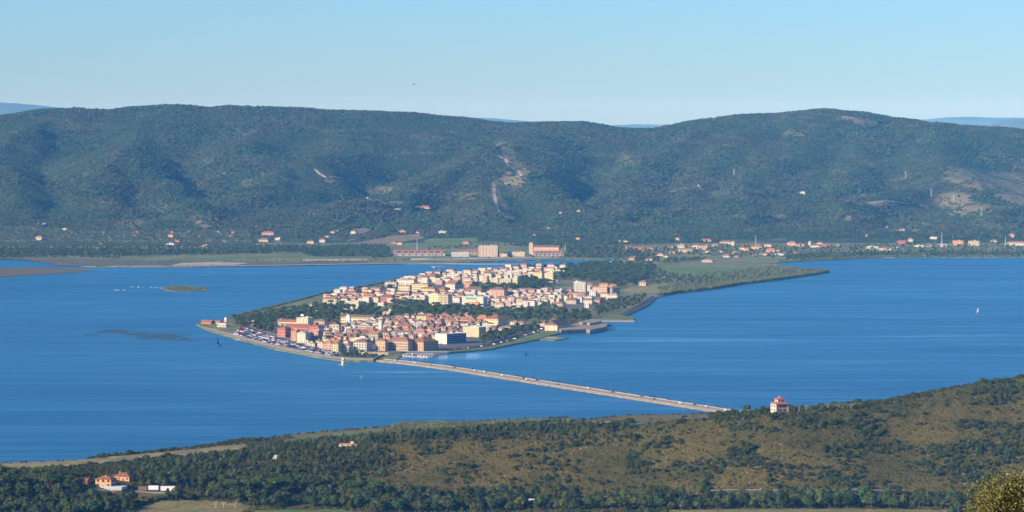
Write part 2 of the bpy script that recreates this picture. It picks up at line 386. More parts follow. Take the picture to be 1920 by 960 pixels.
M_mount = mat('far_mountain_woods', (0.11, 0.14, 0.10), .9, .1, var=.4, vscale=.003)
mountain('far_mountains', [(-900,215),(-300,196),(-60,190),(0,192),(40,194),(85,199),(160,208),(300,222),(420,240)], 39000, 3500, M_mount)
mountain('far_mountains', [(800,226),(880,221),(920,221),(980,226),(1060,232),(1130,236),(1180,233),(1220,234),(1260,234),(1330,240),(1500,236),(1650,228),(1760,222),(1790,219.5),(1830,219),(1880,220.5),(1940,221),(2100,218),(2700,226)], 44000, 3500, M_mount)
mountain('far_mountains', [(1700,246),(1780,243),(1850,236),(1880,227),(1900,224),(1950,222.5),(2100,219),(2600,230)], 30000, 3000, M_mount)
pl = pymesh('plain', [(-12000, 13700, 1), (12000, 13700, 1), (24000, 55000, 1), (-24000, 55000, 1), (-12000, 8050, 1), (12000, 8050, 1)], [(0, 1, 2, 3), (4, 5, 1, 0)], [M_land])
tag(link('plain', pl), kind='structure')

# ------------------------------------------------------------------ foreground hill and the ground under the camera
CREST = np.array([(-300,905,2700,3),(0,893,2700,4),(150,890,2720,8),(250,893,2750,0),(350,880,2800,0),(480,860,2850,0),(600,846,2880,0),(700,834,2900,0),(850,820,2900,0),(1000,813,2900,0),(1100,806,2900,0),(1200,797,2900,0),(1300,789,2890,0),(1380,781,2885,0),(1463,773.5,2885,0),(1530,769,2895,0),(1600,763,2920,0),(1700,750,2980,0),(1800,730,3010,0),(1860,718,3040,0),(1920,709,3060,0),(2100,680,3100,0),(2400,650,3100,0)], float)
SHORE = np.array([(-300,880),(0,868.5),(80,866),(150,862),(200,855),(270,849),(330,842),(420,829),(520,818),(600,809.5),(680,803.5),(740,798),(790,792),(850,791.5),(930,786.5),(1050,784),(1100,786),(1180,778),(1260,777),(1330,775),(1400,772),(1500,768),(1700,758),(2400,730)], float)
sh_Y = (CH) * F / (SHORE[:, 1] - HOR)
cr_z = CH - (CREST[:, 1] - HOR) * CREST[:, 2] / F
_u = np.arange(-600, 2800, 4.0); _g = np.exp(-(np.arange(-15, 16) / 7.0) ** 2); _g /= _g.sum()
def _smooth(v): return np.convolve(np.pad(v, 15, mode='edge'), _g, mode='valid')
T_yc = _smooth(np.interp(_u, CREST[:, 0], CREST[:, 2])); T_cr = _smooth(np.interp(_u, CREST[:, 0], CREST[:, 1])); T_zc = CH - (T_cr - HOR) * T_yc / F
def fore_z(X, Y):
    u = 960 + F * X / np.maximum(Y, 600); u = np.clip(u, -300, 2400)
    ys = np.interp(u, SHORE[:, 0], sh_Y); yc = np.interp(u, _u, T_yc); zc = np.interp(u, _u, T_zc)
    yc = np.minimum(yc, ys - 160)
    vz = 14.0 + 6 * sstep(600, 1500, u); yv = 2600.0
    front = sstep(0, 1, np.clip((Y - yv) / (yc - yv), 0, 1)); back = sstep(0, 1, np.clip((Y - yc) / (ys - 60 - yc), 0, 1)) ** .8
    z = np.where(Y < yc, vz + (zc - vz) * front ** 1.1, 3.2 + (zc - 3.2) * (1 - back))
    rough = (fbm(X, Y, 90, 4, 2.2) - .5) * 7 * sstep(2600, 2700, Y) * (1 - sstep(-90, 20, Y - yc)) * sstep(12, 40, zc)
    z = z + rough + (fbm(X, Y, 22, 3, 6.2) - .5) * 1.0 * (1 - sstep(ys - 200, ys - 120, Y))
    z = np.where(Y > ys - 60, 3.2 * (1 - sstep(0, 1, (Y - (ys - 60)) / 62)) + .35 + 0 * z, z)
    z = np.where(Y > ys + (fbm(X, Y, 12, 2, 4) - .5) * 9, -1.2, z)
    # the mountainside the camera stands on, falling to the valley
    t = np.clip(Y / 2450, 0, 1)
    mz = 338.2 - 0.126 * np.minimum(Y, 160) - (338.2 - 0.126 * 160 - 17) * np.clip((Y - 160) / 2290, 0, 1) ** .85
    mz = mz + (fbm(X, Y, 120, 4, 7.7) - .5) * 22 * sstep(200, 700, Y) * (1 - sstep(2100, 2450, Y))
    b = sstep(2400, 2560, Y)
    return mz * (1 - b) + z * b
def fore_cover(X, Y, Z):
    u = px_of(X, np.maximum(Y, 600)); yc = np.interp(u, CREST[:, 0], CREST[:, 2])
    c = sstep(.40, .62, fbm(X, Y, 60, 4, 4.4)) * .8
    return np.clip(c, 0, 1)
M_fore = cover_material('scrub_hill_ground', (0.108, 0.094, 0.020), (0.170, 0.130, 0.032), .06)
fx = np.arange(-1250, 1251, 5.0)
fm = grid_mesh('ground', fx, np.concatenate([np.arange(-300, 300, 15.0), np.arange(300, 2400, 30.0), np.arange(2400, 3860, 5.0)]), fore_z, [M_fore], fore_cover)
tag(link('ground', fm), kind='structure')
# ------------------------------------------------------------------ plants
def _ico(sub):
    bm = bmesh.new(); bmesh.ops.create_icosphere(bm, subdivisions=sub, radius=1)
    bm.verts.ensure_lookup_table(); vs = np.array([v.co[:] for v in bm.verts]); fs = [tuple(v.index for v in f.verts) for f in bm.faces]; bm.free(); return vs, fs
ICO1, ICO2 = _ico(1), _ico(2)
def crown_mesh(name, lobes, leaf_mat, leaves=200, leaf=0.5, trunk=None, sub=1, rough=.18, seed=1, core=.86):
    """lobes: (x, y, z, rx, rz); lumpy cores inside a cloud of small leaf sprays, plus trunk and limbs"""
    r = np.random.default_rng(seed); mb = MB(); base = ICO1 if sub == 1 else ICO2
    tot = sum(l[3] * l[4] for l in lobes)
    for (x, y, z, rx, rz) in lobes:
        vs = base[0].copy(); ph = r.random(3) * 9
        n = 1 + rough * (np.sin(vs[:, 0] * 3.1 + ph[0]) + np.cos(vs[:, 1] * 4.3 + ph[1]) + np.sin(vs[:, 2] * 3.7 + ph[2])) * .6 + r.normal(0, rough * .45, len(vs))
        c = vs * n[:, None] * np.array([rx, rx, rz]) * core + np.array([x, y, z])
        mb.add(c, base[1], 0)
        k = int(leaves * rx * rz / tot)
        d = r.normal(size=(k, 3)); d /= np.linalg.norm(d, axis=1)[:, None]; d[:, 2] = np.where(d[:, 2] < -.45, -d[:, 2], d[:, 2])
        rad = r.uniform(.80, 1.16, k)
        p = d * rad[:, None] * np.array([rx, rx, rz]) + np.array([x, y, z])
        a = r.normal(size=(k, 3)) + d * .2; a /= np.linalg.norm(a, axis=1)[:, None]; b = np.cross(a, d + r.normal(0, .6, (k, 3))); b /= np.linalg.norm(b, axis=1)[:, None] + 1e-6
        s = leaf * r.uniform(.55, 1.3, k)[:, None]
        q = np.stack([p - a * s, p + b * s * .6, p + a * s, p - b * s * .6], 1).reshape(-1, 3)
        mb.add(q, [(4*i, 4*i+1, 4*i+2, 4*i+3) for i in range(k)], 0)
    if trunk:
        h, rad = trunk; mb.tube((0, 0, -.6), (rad * .4, 0, h), rad, rad * .6, 5, 1, False)
        for (x, y, z, rx, rz) in lobes[:5]:
            mb.tube((rad * .3, 0, h * .8), (x * .8, y * .8, z - rz * .3), rad * .5, rad * .2, 4, 1, False)
    return mb.mesh(name, [leaf_mat, M_bark])
def rl(n, R0, zc, rr, rz, seed, flat=1.0):
    r = random.Random(seed); out = []
    for k in range(n):
        t = 2 * math.pi * k / n + r.uniform(-.4, .4); d = R0 * r.uniform(.35, 1)
        out.append((math.cos(t) * d, math.sin(t) * d, zc + r.uniform(-.35, .35) * rz * flat, rr * r.uniform(.75, 1.15), rz * r.uniform(.8, 1.15)))
    return out
SHRUB = [crown_mesh('shrub', [(0,0,.8,1.3,1.0)] + rl(3, 1.1, .6, .9, .75, 10 + k), M_leafnear, 150, .30, None, seed=20 + k) for k in range(3)]
SHRUBP = [crown_mesh('shrub_pale', [(0,0,.7,1.1,.8)] + rl(2, 1.0, .5, .8, .6, 40 + k), M_leafpale, 110, .28, None, seed=50 + k) for k in range(2)]
BROAD = [crown_mesh('broad_tree', [(0,0,5.6,2.6,2.6)] + rl(6, 2.6, 4.6, 1.9, 1.7, 60 + k), M_leafdark, 420, .55, (3.6, .28), seed=70 + k) for k in range(3)]
BROADG = [crown_mesh('grey_tree', [(0,0,6.4,2.2,2.9)] + rl(4, 2.0, 4.6, 1.7, 1.9, 360 + k), M_leafgrey, 340, .5, (3.6, .28), seed=370 + k) for k in range(1)]
TALL = [crown_mesh('tall_tree', [(0,0,4.5,2.6,2.2), (.4,.2,7.4,2.1,2.0), (-.3,.1,9.8,1.3,1.6)], M_leafdark, 420, .5, (3.0, .3), seed=380)]
PINE = [crown_mesh('umbrella_pine', [(0,0,9.4,3.2,1.5)] + rl(7, 3.9, 9.0, 2.1, 1.15, 80 + k, .5), M_leafpine, 480, .50, (7.8, .35), seed=90 + k) for k in range(2)]
TUFT = [crown_mesh('tuft', [(0,0,.25,.55,.38)] + rl(2, .5, .2, .4, .28, 100 + k), M_leafpale, 40, .16, None, seed=110 + k) for k in range(2)]
FARC = [crown_mesh('far_crown', [(0,0,.62,1,.72)] + rl(2, .75, .5, .62, .5, 120 + k), M_leaffar, 26, .30, None, seed=130 + k, rough=.22) for k in range(3)]
OLIVE = [crown_mesh('olive_crown', [(0,0,.6,1,.66)], M_olive, 20, .3, None, seed=140)]
REED = []
for k in range(2):
    r = random.Random(150 + k); mb = MB()
    for i in range(46):
        x, y = r.uniform(-1.6, 1.6), r.uniform(-1.2, 1.2); h = r.uniform(1.6, 3.2); dx, dy = r.uniform(-.35, .35), r.uniform(-.35, .35); t = r.uniform(0, 3.14); a, b = .16 * math.cos(t), .16 * math.sin(t)
        mb.add([(x - a, y - b, -.2), (x + a, y + b, -.2), (x + dx + a * .5, y + dy + b * .5, h), (x + dx - a, y + dy - b, h)], [(0, 1, 2, 3)], 0)
    REED.append(mb.mesh('reed_clump', [M_reed]))
MIDT = [crown_mesh('plain_tree', [(0,0,5.6,2.6,2.8)] + rl(4, 2.4, 4.6, 1.9, 1.9, 260 + k), M_leafmid, 200, .7, (3.6, .28), seed=270 + k) for k in range(3)]
CYPRESS = [crown_mesh('cypress', [(0,0,2.2,1.0,2.2), (.1,0,4.6,1.1,2.4), (0,.1,7.4,.9,2.2), (0,0,9.8,.55,1.8)], M_leafdark, 260, .4, (1.5, .2), seed=160)]

def scatter(name, protos, X, Y, Z, S, label=None, cat=None, group=None, kind='stuff', sz=None, tilt=0.0):
    """one object holding many plants: a cloud of points on which geometry nodes instances the plant shapes"""
    objs = []
    n = len(X); which = rng.integers(0, len(protos), n)
    for k, pm in enumerate(protos):
        q = which == k
        if not q.any(): continue
        src = bpy.data.objects.new('plant_shape', pm)
        me = bpy.data.meshes.new(name); me.vertices.add(int(q.sum()))
        me.vertices.foreach_set('co', np.stack([X[q], Y[q], Z[q]], -1).astype(np.float32).ravel())
        a = me.attributes.new('size', 'FLOAT_VECTOR', 'POINT'); sq = S[q]; sv = (sz[q] if sz is not None else sq)
        a.data.foreach_set('vector', np.stack([sq, sq * rng.uniform(.8, 1.2, len(sq)), sv], -1).astype(np.float32).ravel())
        a = me.attributes.new('turn', 'FLOAT_VECTOR', 'POINT')
        a.data.foreach_set('vector', np.stack([rng.normal(0, tilt + .03, len(sq)), rng.normal(0, tilt + .03, len(sq)), rng.uniform(0, 6.28, len(sq))], -1).astype(np.float32).ravel())
        o = link(name, me)
        ng = bpy.data.node_groups.new('plants_on_points', 'GeometryNodeTree')
        ng.interface.new_socket('Geometry', in_out='INPUT', socket_type='NodeSocketGeometry'); ng.interface.new_socket('Geometry', in_out='OUTPUT', socket_type='NodeSocketGeometry')
        gi = ng.nodes.new('NodeGroupInput'); go = ng.nodes.new('NodeGroupOutput'); ip = ng.nodes.new('GeometryNodeInstanceOnPoints')
        oi = ng.nodes.new('GeometryNodeObjectInfo'); oi.inputs['Object'].default_value = src
        a1 = ng.nodes.new('GeometryNodeInputNamedAttribute'); a1.data_type = 'FLOAT_VECTOR'; a1.inputs['Name'].default_value = 'size'
        a2 = ng.nodes.new('GeometryNodeInputNamedAttribute'); a2.data_type = 'FLOAT_VECTOR'; a2.inputs['Name'].default_value = 'turn'
        L = ng.links; L.new(gi.outputs[0], ip.inputs['Points']); L.new(oi.outputs['Geometry'], ip.inputs['Instance'])
        L.new(a1.outputs['Attribute'], ip.inputs['Scale']); L.new(a2.outputs['Attribute'], ip.inputs['Rotation']); L.new(ip.outputs[0], go.inputs[0])
        md = o.modifiers.new('plants', 'NODES'); md.node_group = ng
        tag(o, label, cat, group, kind)
        objs.append(o)
    if len(objs) > 1 and False: pass
    return objs
def jitter(x0, x1, y0, y1, s):
    xs = np.arange(x0, x1, s); ys = np.arange(y0, y1, s); X, Y = np.meshgrid(xs, ys)
    X = (X + rng.uniform(-.5, .5, X.shape) * s * 1.1).ravel(); Y = (Y + rng.uniform(-.5, .5, Y.shape) * s * 1.1).ravel(); return X, Y

# far woods over the hills
X, Y = jitter(-2580, 2590, 8520, 11330, 7.6)
u = px_of(X, Y); q = (u > -330) & (u < 2330); X, Y = X[q], Y[q]
Z = hill_z(X, Y); rw = row_of(Y, Z); u = px_of(X, Y)
c = clearing(u, rw); nz = fbm(X, Y, 60, 4, 8.8)
FIELDS_FAR = [[(640,457),(672,449),(700,433),(690,427),(655,430),(648,450)],[(640,457),(735,457),(800,448),(790,438),(735,442),(680,452)],
              [(770,462),(900,455),(900,446),(800,448)],[(-150,424),(60,424),(180,432),(470,430),(480,462),(-150,462)]]
infield = np.zeros(len(X), bool)
for f in FIELDS_FAR: infield |= inpoly(u, rw, f)
keep = (rng.random(len(X)) > np.clip(c * 1.25, 0, .96)) & ((nz < .60) | (rng.random(len(X)) < .45)) & ~infield & (rng.random(len(X)) < .80)
keep &= Y > 8560
X, Y, Z = X[keep], Y[keep], Z[keep]
S = rng.uniform(2.2, 4.8, len(X)) * (0.85 + .4 * (fbm(X, Y, 200, 2, 6) > .52))
scatter('hill_woods', FARC, X, Y, Z - .5, S, 'dense evergreen woods covering the hills behind the lagoon', 'woods', sz=S * rng.uniform(.6, 1.0, len(S)))
# olive groves in rows at the foot of the left hills
def rows_in(poly, ang, along, between, z=None, size=2.6):
    w = [P(a, b, 12) for a, b in poly]; cx = sum(p[0] for p in w) / len(w); cy = sum(p[1] for p in w) / len(w)
    Rr = max(math.hypot(p[0] - cx, p[1] - cy) for p in w)
    A, B = np.meshgrid(np.arange(-Rr, Rr, along), np.arange(-Rr, Rr, between)); A = A.ravel() + rng.normal(0, .5, A.size); B = B.ravel() + rng.normal(0, .4, B.size)
    X = cx + A * math.cos(ang) - B * math.sin(ang); Y = cy + A * math.sin(ang) + B * math.cos(ang)
    Z = hill_z(X, Y); u, rw = px_of(X, Y), row_of(Y, Z); q = inpoly(u, rw, poly) & (rng.random(len(X)) < .96)
    return X[q], Y[q], Z[q] - .2, rng.uniform(.8, 1.2, q.sum()) * size
for poly, ang in ((FIELDS_FAR[3], R(62)), ([(640,452),(690,446),(700,437),(660,440)], R(48)), ([(500,430),(600,425),(610,445),(520,447)], R(40)), ([(650,447),(735,442),(735,436),(690,435)], R(35))):
    X, Y, Z, S = rows_in(poly, ang, 6.0, 17.0)
    scatter('olive_grove', OLIVE, X, Y, Z, S, 'olive trees planted in slanting rows at the foot of the hills', 'olive grove', 'olive groves below the hills')
# ------------------------------------------------------------------ buildings
M_wall = mat('plaster_wall', objcol=True, rough=.85, spec=.15, var=.13, vscale=.22, detail=5)
M_roof = mat('roof_tiles', objcol=True, rough=.85, spec=.15, var=.22, vscale=.5, detail=3, bump=.05, bscale=2.5)
M_glass = mat('window_glass', (0.035, 0.045, 0.06), .15, .5)
M_shut = mat('shutters', objcol=True, rough=.7, spec=.2)
M_white = mat('white_paint', (.78, .76, .72), .6, .3, var=.05, vscale=.5)
M_dark = mat('dark_metal', (.05, .05, .055), .5, .4)
M_conc = mat('old_concrete', (.42, .39, .34), .9, .1, var=.3, vscale=.15)
M_brick = mat('old_brick', (.30, .15, .10), .9, .1, var=.3, vscale=.12)
WALLC = dict(c=('cream', (.66, .54, .34)), w=('white', (.67, .60, .47)), y=('yellow', (.68, .57, .31)), p=('peach', (.64, .42, .27)), o=('orange', (.70, .33, .15)),
             r=('red', (.58, .17, .12)), k=('pink', (.58, .33, .26)), b=('beige', (.58, .47, .34)), g=('grey', (.50, .47, .43)), n=('brown', (.38, .24, .16)), e=('pale green', (.56, .58, .40)))
ROOFC = dict(t=('terracotta', (.30, .13, .07)), n=('brown', (.22, .13, .085)), o=('orange', (.40, .175, .085)), r=('red', (.36, .13, .085)), g=('grey', (.42, .38, .34)), w=('white', (.55, .52, .47)), k=('rose', (.33, .18, .14)))
def _win(w, h, shutters):
    mb = MB(); mb.box(-w/2, w/2, -.05, .02, 0, h, 0)
    mb.box(-w/2 - .12, w/2 + .12, -.16, .02, -.12, 0, 1, bottom=True)
    if shutters:
        mb.box(-w/2 - .55, -w/2, -.10, .02, 0, h, 2); mb.box(w/2, w/2 + .55, -.10, .02, 0, h, 2)
    return mb.mesh('window', [M_glass, M_white, M_shut])
WIN = [_win(1.1, 1.7, True), _win(1.3, 1.7, False), _win(1.2, 2.1, True)]
WIN_BIG = _win(1.7, 2.6, False)
_chm = MB(); _chm.box(-.45, .45, -.35, .35, -1.2, 1.2, 0); _chm.box(-.6, .6, -.5, .5, 1.2, 1.4, 1, bottom=True); CHIM = _chm.mesh('chimney', [M_wall, M_roof])
_dr = MB(); _dr.box(-.7, .7, -.06, .02, 0, 2.5, 0); _dr.box(-.9, .9, -.1, .02, 2.5, 2.75, 1, bottom=True); DOOR = _dr.mesh('door', [M_shut, M_white])
_bc = MB(); _bc.box(-1.6, 1.6, -1.1, .02, -.2, 0, 0, bottom=True); _bc.box(-1.6, 1.6, -1.15, -1.08, 0, 1.0, 0, bottom=True); _bc.box(-1.6, -1.52, -1.08, .02, 0, 1, 0, bottom=True); _bc.box(1.52, 1.6, -1.08, .02, 0, 1, 0, bottom=True)
BALC = _bc.mesh('balcony', [M_wall])
def col(o, c, j=.06):
    f = 1 + random.uniform(-j, j); o.color = (min(c[0] * f, .9), min(c[1] * f * random.uniform(.97, 1.03), .9), min(c[2] * f * random.uniform(.95, 1.05), .9), 1); return o
def roof_mesh(kind, w, d, h, rise=None, over=.55):
    mb = MB(); a, b = w/2 + over, d/2 + over; t = .22
    half = min(a, b); rz = rise if rise else half * random.uniform(.42, .54)
    z0 = h; z1 = h + rz
    if kind == 'f':
        mb.box(-w/2 - .15, w/2 + .15, -d/2 - .15, d/2 + .15, h, h + .35, 1, bottom=True)
        p = .5; mb.box(-w/2 - .15, w/2 + .15, -d/2 - .15, -d/2 + .15, h + .352, h + .352 + p, 1); mb.box(-w/2 - .15, w/2 + .15, d/2 - .15, d/2 + .15, h + .352, h + .352 + p, 1)
        mb.box(-w/2 - .15, -w/2 + .15, -d/2 + .151, d/2 - .151, h + .352, h + .352 + p, 1); mb.box(w/2 - .15, w/2 + .15, -d/2 + .151, d/2 - .151, h + .352, h + .352 + p, 1)
        return mb.mesh('roof', [M_roof, M_wall]), 0.4
    e = [(-a, -b, z0), (a, -b, z0), (a, b, z0), (-a, b, z0)]
    eb = [(x, y, z - t) for x, y, z in e]
    if kind == 'h':
        if w > d: top = [(-a + b * .95, 0, z1), (a - b * .95, 0, z1)]; fs = [(0,1,9,8), (1,2,9), (2,3,8,9), (3,0,8)]
        else: top = [(0, -b + a * .95, z1), (0, b - a * .95, z1)]; fs = [(0,1,8), (1,2,9,8), (2,3,9), (3,0,8,9)]
    elif kind == 'g': top = [(-a, 0, z1), (a, 0, z1)]; fs = [(0,1,9,8), (2,3,8,9)]
    else: top = [(0, -b, z1), (0, b, z1)]; fs = [(1,2,9,8), (3,0,8,9)]
    mb.add(e + eb + top, fs + [(4,5,1,0), (5,6,2,1), (6,7,3,2), (7,4,0,3), (7,6,5,4)], 0)
    if kind == 'g': mb.add([(-w/2, -d/2, h), (-w/2, d/2, h), (-w/2, 0, h + rz * .93), (w/2, -d/2, h), (w/2, d/2, h), (w/2, 0, h + rz * .93)], [(0, 2, 1), (3, 4, 5)], 1)
    if kind == 'p': mb.add([(-w/2, -d/2, h), (w/2, -d/2, h), (0, -d/2, h + rz * .93), (-w/2, d/2, h), (w/2, d/2, h), (0, d/2, h + rz * .93)], [(0, 1, 2), (3, 5, 4)], 1)
    return mb.mesh('roof', [M_roof, M_wall]), rz
BUILT = []      # dicts for labels and for keeping things apart
def building(cx, cy, z, rz_, w, d, h, roof='h', wall='c', rc='t', floors=None, cols=None, label=None, cat='house', name='house', rise=None, shutter=(.10, .13, .09), win=None, chim=1, balc=0, detail=True, group=None, arch=False, landmark=None):
    root = empty(name, (cx, cy, z), rz_)
    wcol = WALLC[wall][1]; rcol = ROOFC[rc][1]
    mb = MB(); mb.box(-w/2, w/2, -d/2, d/2, -1.5, h - (0 if roof == 'f' else .02), 0)
    if detail and w > 9: mb.box(-w/2 - .1, w/2 + .1, -d/2 - .1, d/2 + .1, h * .5 - .1, h * .5 + .08, 0, bottom=True) if (floors or 2) > 2 else None
    wo = col(link('wall', mb.mesh('wall', [M_wall]), root), wcol)
    rm, rise_ = roof_mesh(roof, w, d, h, rise)
    ro = col(link('roof', rm, root), rcol if roof != 'f' else ROOFC[rc][1], .12)
    floors = floors or max(1, int(round(h / 3.3))); fh = h / floors
    cols = cols or max(2, int(w / 3.4)); wm = win if win is not None else WIN[random.randrange(3)]
    sh = random.choice([(.07, .12, .08), (.20, .12, .07), (.35, .30, .22), (.12, .09, .07)]) if shutter is None else shutter
    if detail:
        for f in range(floors):
            zz = f * fh + fh * .30
            for c in range(cols):
                x = -w/2 + w * (c + .5) / cols
                if f == 0 and c == cols // 2: o = link('door', DOOR, root, (x, -d/2 - .01, 0)); o.color = (*sh, 1); continue
                o = link('window', wm, root, (x, -d/2 - .01, zz)); o.color = (*sh, 1)
                if balc and f > 0 and (c % 2 == balc % 2): o = link('balcony', BALC, root, (x, -d/2 - .012, f * fh + .1)); o.color = wo.color
            nc = max(1, int(d / 3.8))
            for c in range(nc):
                if c > 7: break
                o = link('window', wm, root, (w/2 + .01, -d/2 + d * (c + .5) / nc, zz), R(90)); o.color = (*sh, 1)
    if roof != 'f' and chim:
        for k in range(chim if w < 25 else chim + 1):
            x = random.uniform(-.3, .3) * w; y = random.uniform(-.2, .2) * d
            o = link('chimney', CHIM, ro, (x, y, h + rise_ * .7)); o.color = wo.color
    if roof == 'f' and detail:
        cb = MB(); cb.box(-1.6, 1.6, -1.4, 1.4, 0, 2.3, 0); o = link('stair_housing', cb.mesh('stair_housing', [M_wall]), ro, (random.uniform(-.25, .25) * w, .1 * d, h + .352)); o.color = wo.color
    BUILT.append(dict(o=root, x=cx, y=cy, r=max(w, d) / 2, px=px_of(cx, cy), row=row_of(cy, z + h * .5), w=w, d=d, wall=WALLC[wall][0], rc=ROOFC[rc][0], roof=roof, fl=floors, label=label, cat=cat, group=group, lm=landmark))
    return root
def B(xl, xr, ye, yb, side=0, roof='h', wall='c', rc='t', th=28, z=2.0, dmin=None, **k):
    """a building from the photo columns of its front, its eave and foot rows, and how many columns its right side shows"""
    x0, y0 = P(xr, yb, z); m = y0 / F; a = R(th)
    w = (xr - xl) * m / math.cos(a); d = side * m / math.sin(a) if side else random.uniform(9, 13); d = dmin or d
    h = (yb - ye) * m
    cx = x0 - math.cos(a) * w / 2 + math.sin(a) * d / 2; cy = y0 + math.sin(a) * w / 2 + math.cos(a) * d / 2
    return building(cx, cy, z - .3, -a, w, d, h, roof, wall, rc, **k)

# --- landmarks of the old town, left to right
B(532,578,611.5,621,0,'g','r','t', dmin=13, floors=2, cols=12, label='long red palace wing with a brown tiled roof behind the orange waterfront house', landmark='red palace wing', cat='palace', name='palace')
B(578,597,612,625,3,'h','r','t', floors=2, label='square red corner block of the palace, right of the cream tower block', landmark='red corner block', cat='palace', name='palace')
B(519,535,615.5,632,10,'h','r','n', th=40, floors=3, label='red gatehouse wing with a pale ground floor facing the parked cars', landmark='red gatehouse', cat='palace', name='palace')
B(520,556,604,611,0,'g','c','t', floors=1, label='low cream range under a long terracotta roof left of the tower block', cat='house')
bt = B(555,577.5,596.5,616,4,'f','c','w', dmin=16, floors=5, cols=4, label='tall cream tower block with a roof mast rising behind the red palace', landmark='cream tower block', cat='tower block', name='tower_block')
mb = MB(); mb.box(-3.2, 3.2, -.7, -.4, 3.2, 4.2, 0, bottom=True); mb.box(-2.6, 2.0, .3, .7, 4.6, 5.6, 0, bottom=True); [mb.tube((x, 0, 0), (x, 0, 6), .2, .15, 5, 0) for x in (-2.4, 0, 2.2)]
link('roof_mast', mb.mesh('roof_mast', [M_white]), bt, (-5, 0, 16.4))
B(520,532,598,606,3,'p','c','t', label='cream gabled house at the left end behind the red palace')
B(530,547,598.5,605,3,'h','b','n', label='beige house with a brown roof just left of the tower block')
B(588,609,601,608,4,'h','p','n', label='peach house with brown hipped roof standing before dark trees right of tower block')
B(545,555.5,620,639,5,'f','o','t', floors=5, label='bright orange five-storey waterfront house', landmark='orange waterfront house', th=30, dmin=9)
B(556,573,624,643,0,'p','e','g', floors=5, label='pale green waterfront house with curved white front', landmark='pale green front', cols=4, dmin=12)
B(573,581,624,641,6,'f','k','n', floors=5, label='pink waterfront house split by a deep shaded recess', th=35, dmin=9)
B(586,596.5,620,641,1.5,'f','k','g', floors=5, label='tall pink flats with blank side wall above the car park', dmin=12)
B(572,581,641,648,2,'f','y','g', floors=2); B(581,590,643,650,2,'f','c','t'); B(592,600,638,650,2,'h','w','t'); B(598,607,641,653,2,'h','c','t')
B(604,612,643,655,2,'h','p','t'); B(612,620,641,656,2,'g','k','n'); B(621,634,644,659,0,'h','y','o', floors=4, label='yellow four-storey corner house touching the white red-roofed hotel')
B(634,655.5,646.5,658.5,3,'h','w','r', floors=3, cols=6, balc=1, label='white balconied hotel with a bright red hipped roof on the seafront', landmark='red-roofed white hotel', cat='hotel', name='hotel')
B(617,635,608,624,4,'p','c','n', rise=5.2, floors=2, cols=3, chim=0, label='cream gabled church with a tall plain pediment', landmark='gabled cream church', cat='church', name='church', th=16)
B(608,617,614,624,1,'g','w','n', label='low white chapel range on the left flank of the gabled church')
# cathedral dome front
dc = B(643,657,613,624,4,'f','w','w', floors=2, cols=3, chim=0, label='white domed church with a dark lead cupola in front of the clock tower', landmark='domed church', cat='church', name='church')
mb = MB(); mb.lathe([(4.2,0),(4.2,2.2),(4.4,2.3),(4.1,4.2),(3.2,6.0),(1.6,7.3),(.5,7.8),(.4,9.4),(0.02,9.9)], 16); link('dome', mb.mesh('dome', [mat('lead_dome', (.16,.15,.17), .6, .3)], True), dc, (-1, 0, 8.8))
# yellow barracks with its row of arched windows
yb_ = B(637,700,595,606,2,'g','y','n', floors=2, cols=17, chim=0, dmin=14, win=WIN_BIG, label='long yellow barracks with a row of tall dark windows beside the clock tower', landmark='yellow barracks', cat='barracks', name='barracks', shutter=(.1,.1,.08))
# clock tower
x, y = P(653, 617, 2); ct = empty('clock_tower', (x, y, 1.5), -R(16)); m = y / F
mb = MB(); mb.box(-3.1, 3.1, -3.1, 3.1, 0, 17, 0); mb.box(-3.5, 3.5, -3.5, 3.5, 17, 17.5, 0, bottom=True); mb.box(-3.0, 3.0, -3.0, 3.0, 17.5, 20.3, 0); mb.box(-3.5, 3.5, -3.5, 3.5, 20.3, 20.8, 0, bottom=True)
col(link('wall', mb.mesh('wall', [M_wall]), ct), (.84, .80, .70)); mb = MB(); mb.lathe([(2.7,20.8),(2.6,22),(1.6,23.2),(.3,23.8),(.15,25.2)], 10); col(link('cupola', mb.mesh('cupola', [M_wall]), ct), (.8,.76,.66))
mb = MB(); mb.lathe([(1.05, 0), (1.05, .12)], 16); o = link('clock_face', mb.mesh('clock_face', [M_white]), ct, (0, -3.12, 18.9)); o.rotation_euler = (R(90), 0, 0)
for zz in (6, 11.5): link('window', WIN_BIG, ct, (0, -3.11, zz))
tag(ct, 'white square clock tower with a small domed cap above the yellow barracks', 'tower'); BUILT.append(dict(o=ct, x=x, y=y, r=4, px=653, row=600, w=6, d=6, label='x', lm='clock tower', wall='', rc='', roof='', fl=0, cat='tower', group=None))
# bell tower
x, y = P(713.5, 622, 2); bt2 = empty('bell_tower', (x, y, 1.5), -R(20))
mb = MB(); mb.box(-2.4, 2.4, -2.4, 2.4, 0, 15.5, 0); mb.box(-2.8, 2.8, -2.8, 2.8, 15.5, 15.9, 0, bottom=True); [mb.box(sx*1.7 - .5, sx*1.7 + .5, sy*1.7 - .5, sy*1.7 + .5, 15.9, 18.6, 0) for sx in (-1, 1) for sy in (-1, 1)]; mb.box(-2.6, 2.6, -2.6, 2.6, 18.6, 19.2, 0, bottom=True)
col(link('wall', mb.mesh('wall', [M_wall]), bt2), (.80, .70, .54)); mb = MB(); mb.add([(-2.6,-2.6,19.2),(2.6,-2.6,19.2),(2.6,2.6,19.2),(-2.6,2.6,19.2),(0,0,21)], [(0,1,4),(1,2,4),(2,3,4),(3,0,4)], 0); col(link('roof', mb.mesh('roof', [M_roof]), bt2), ROOFC['t'][1])
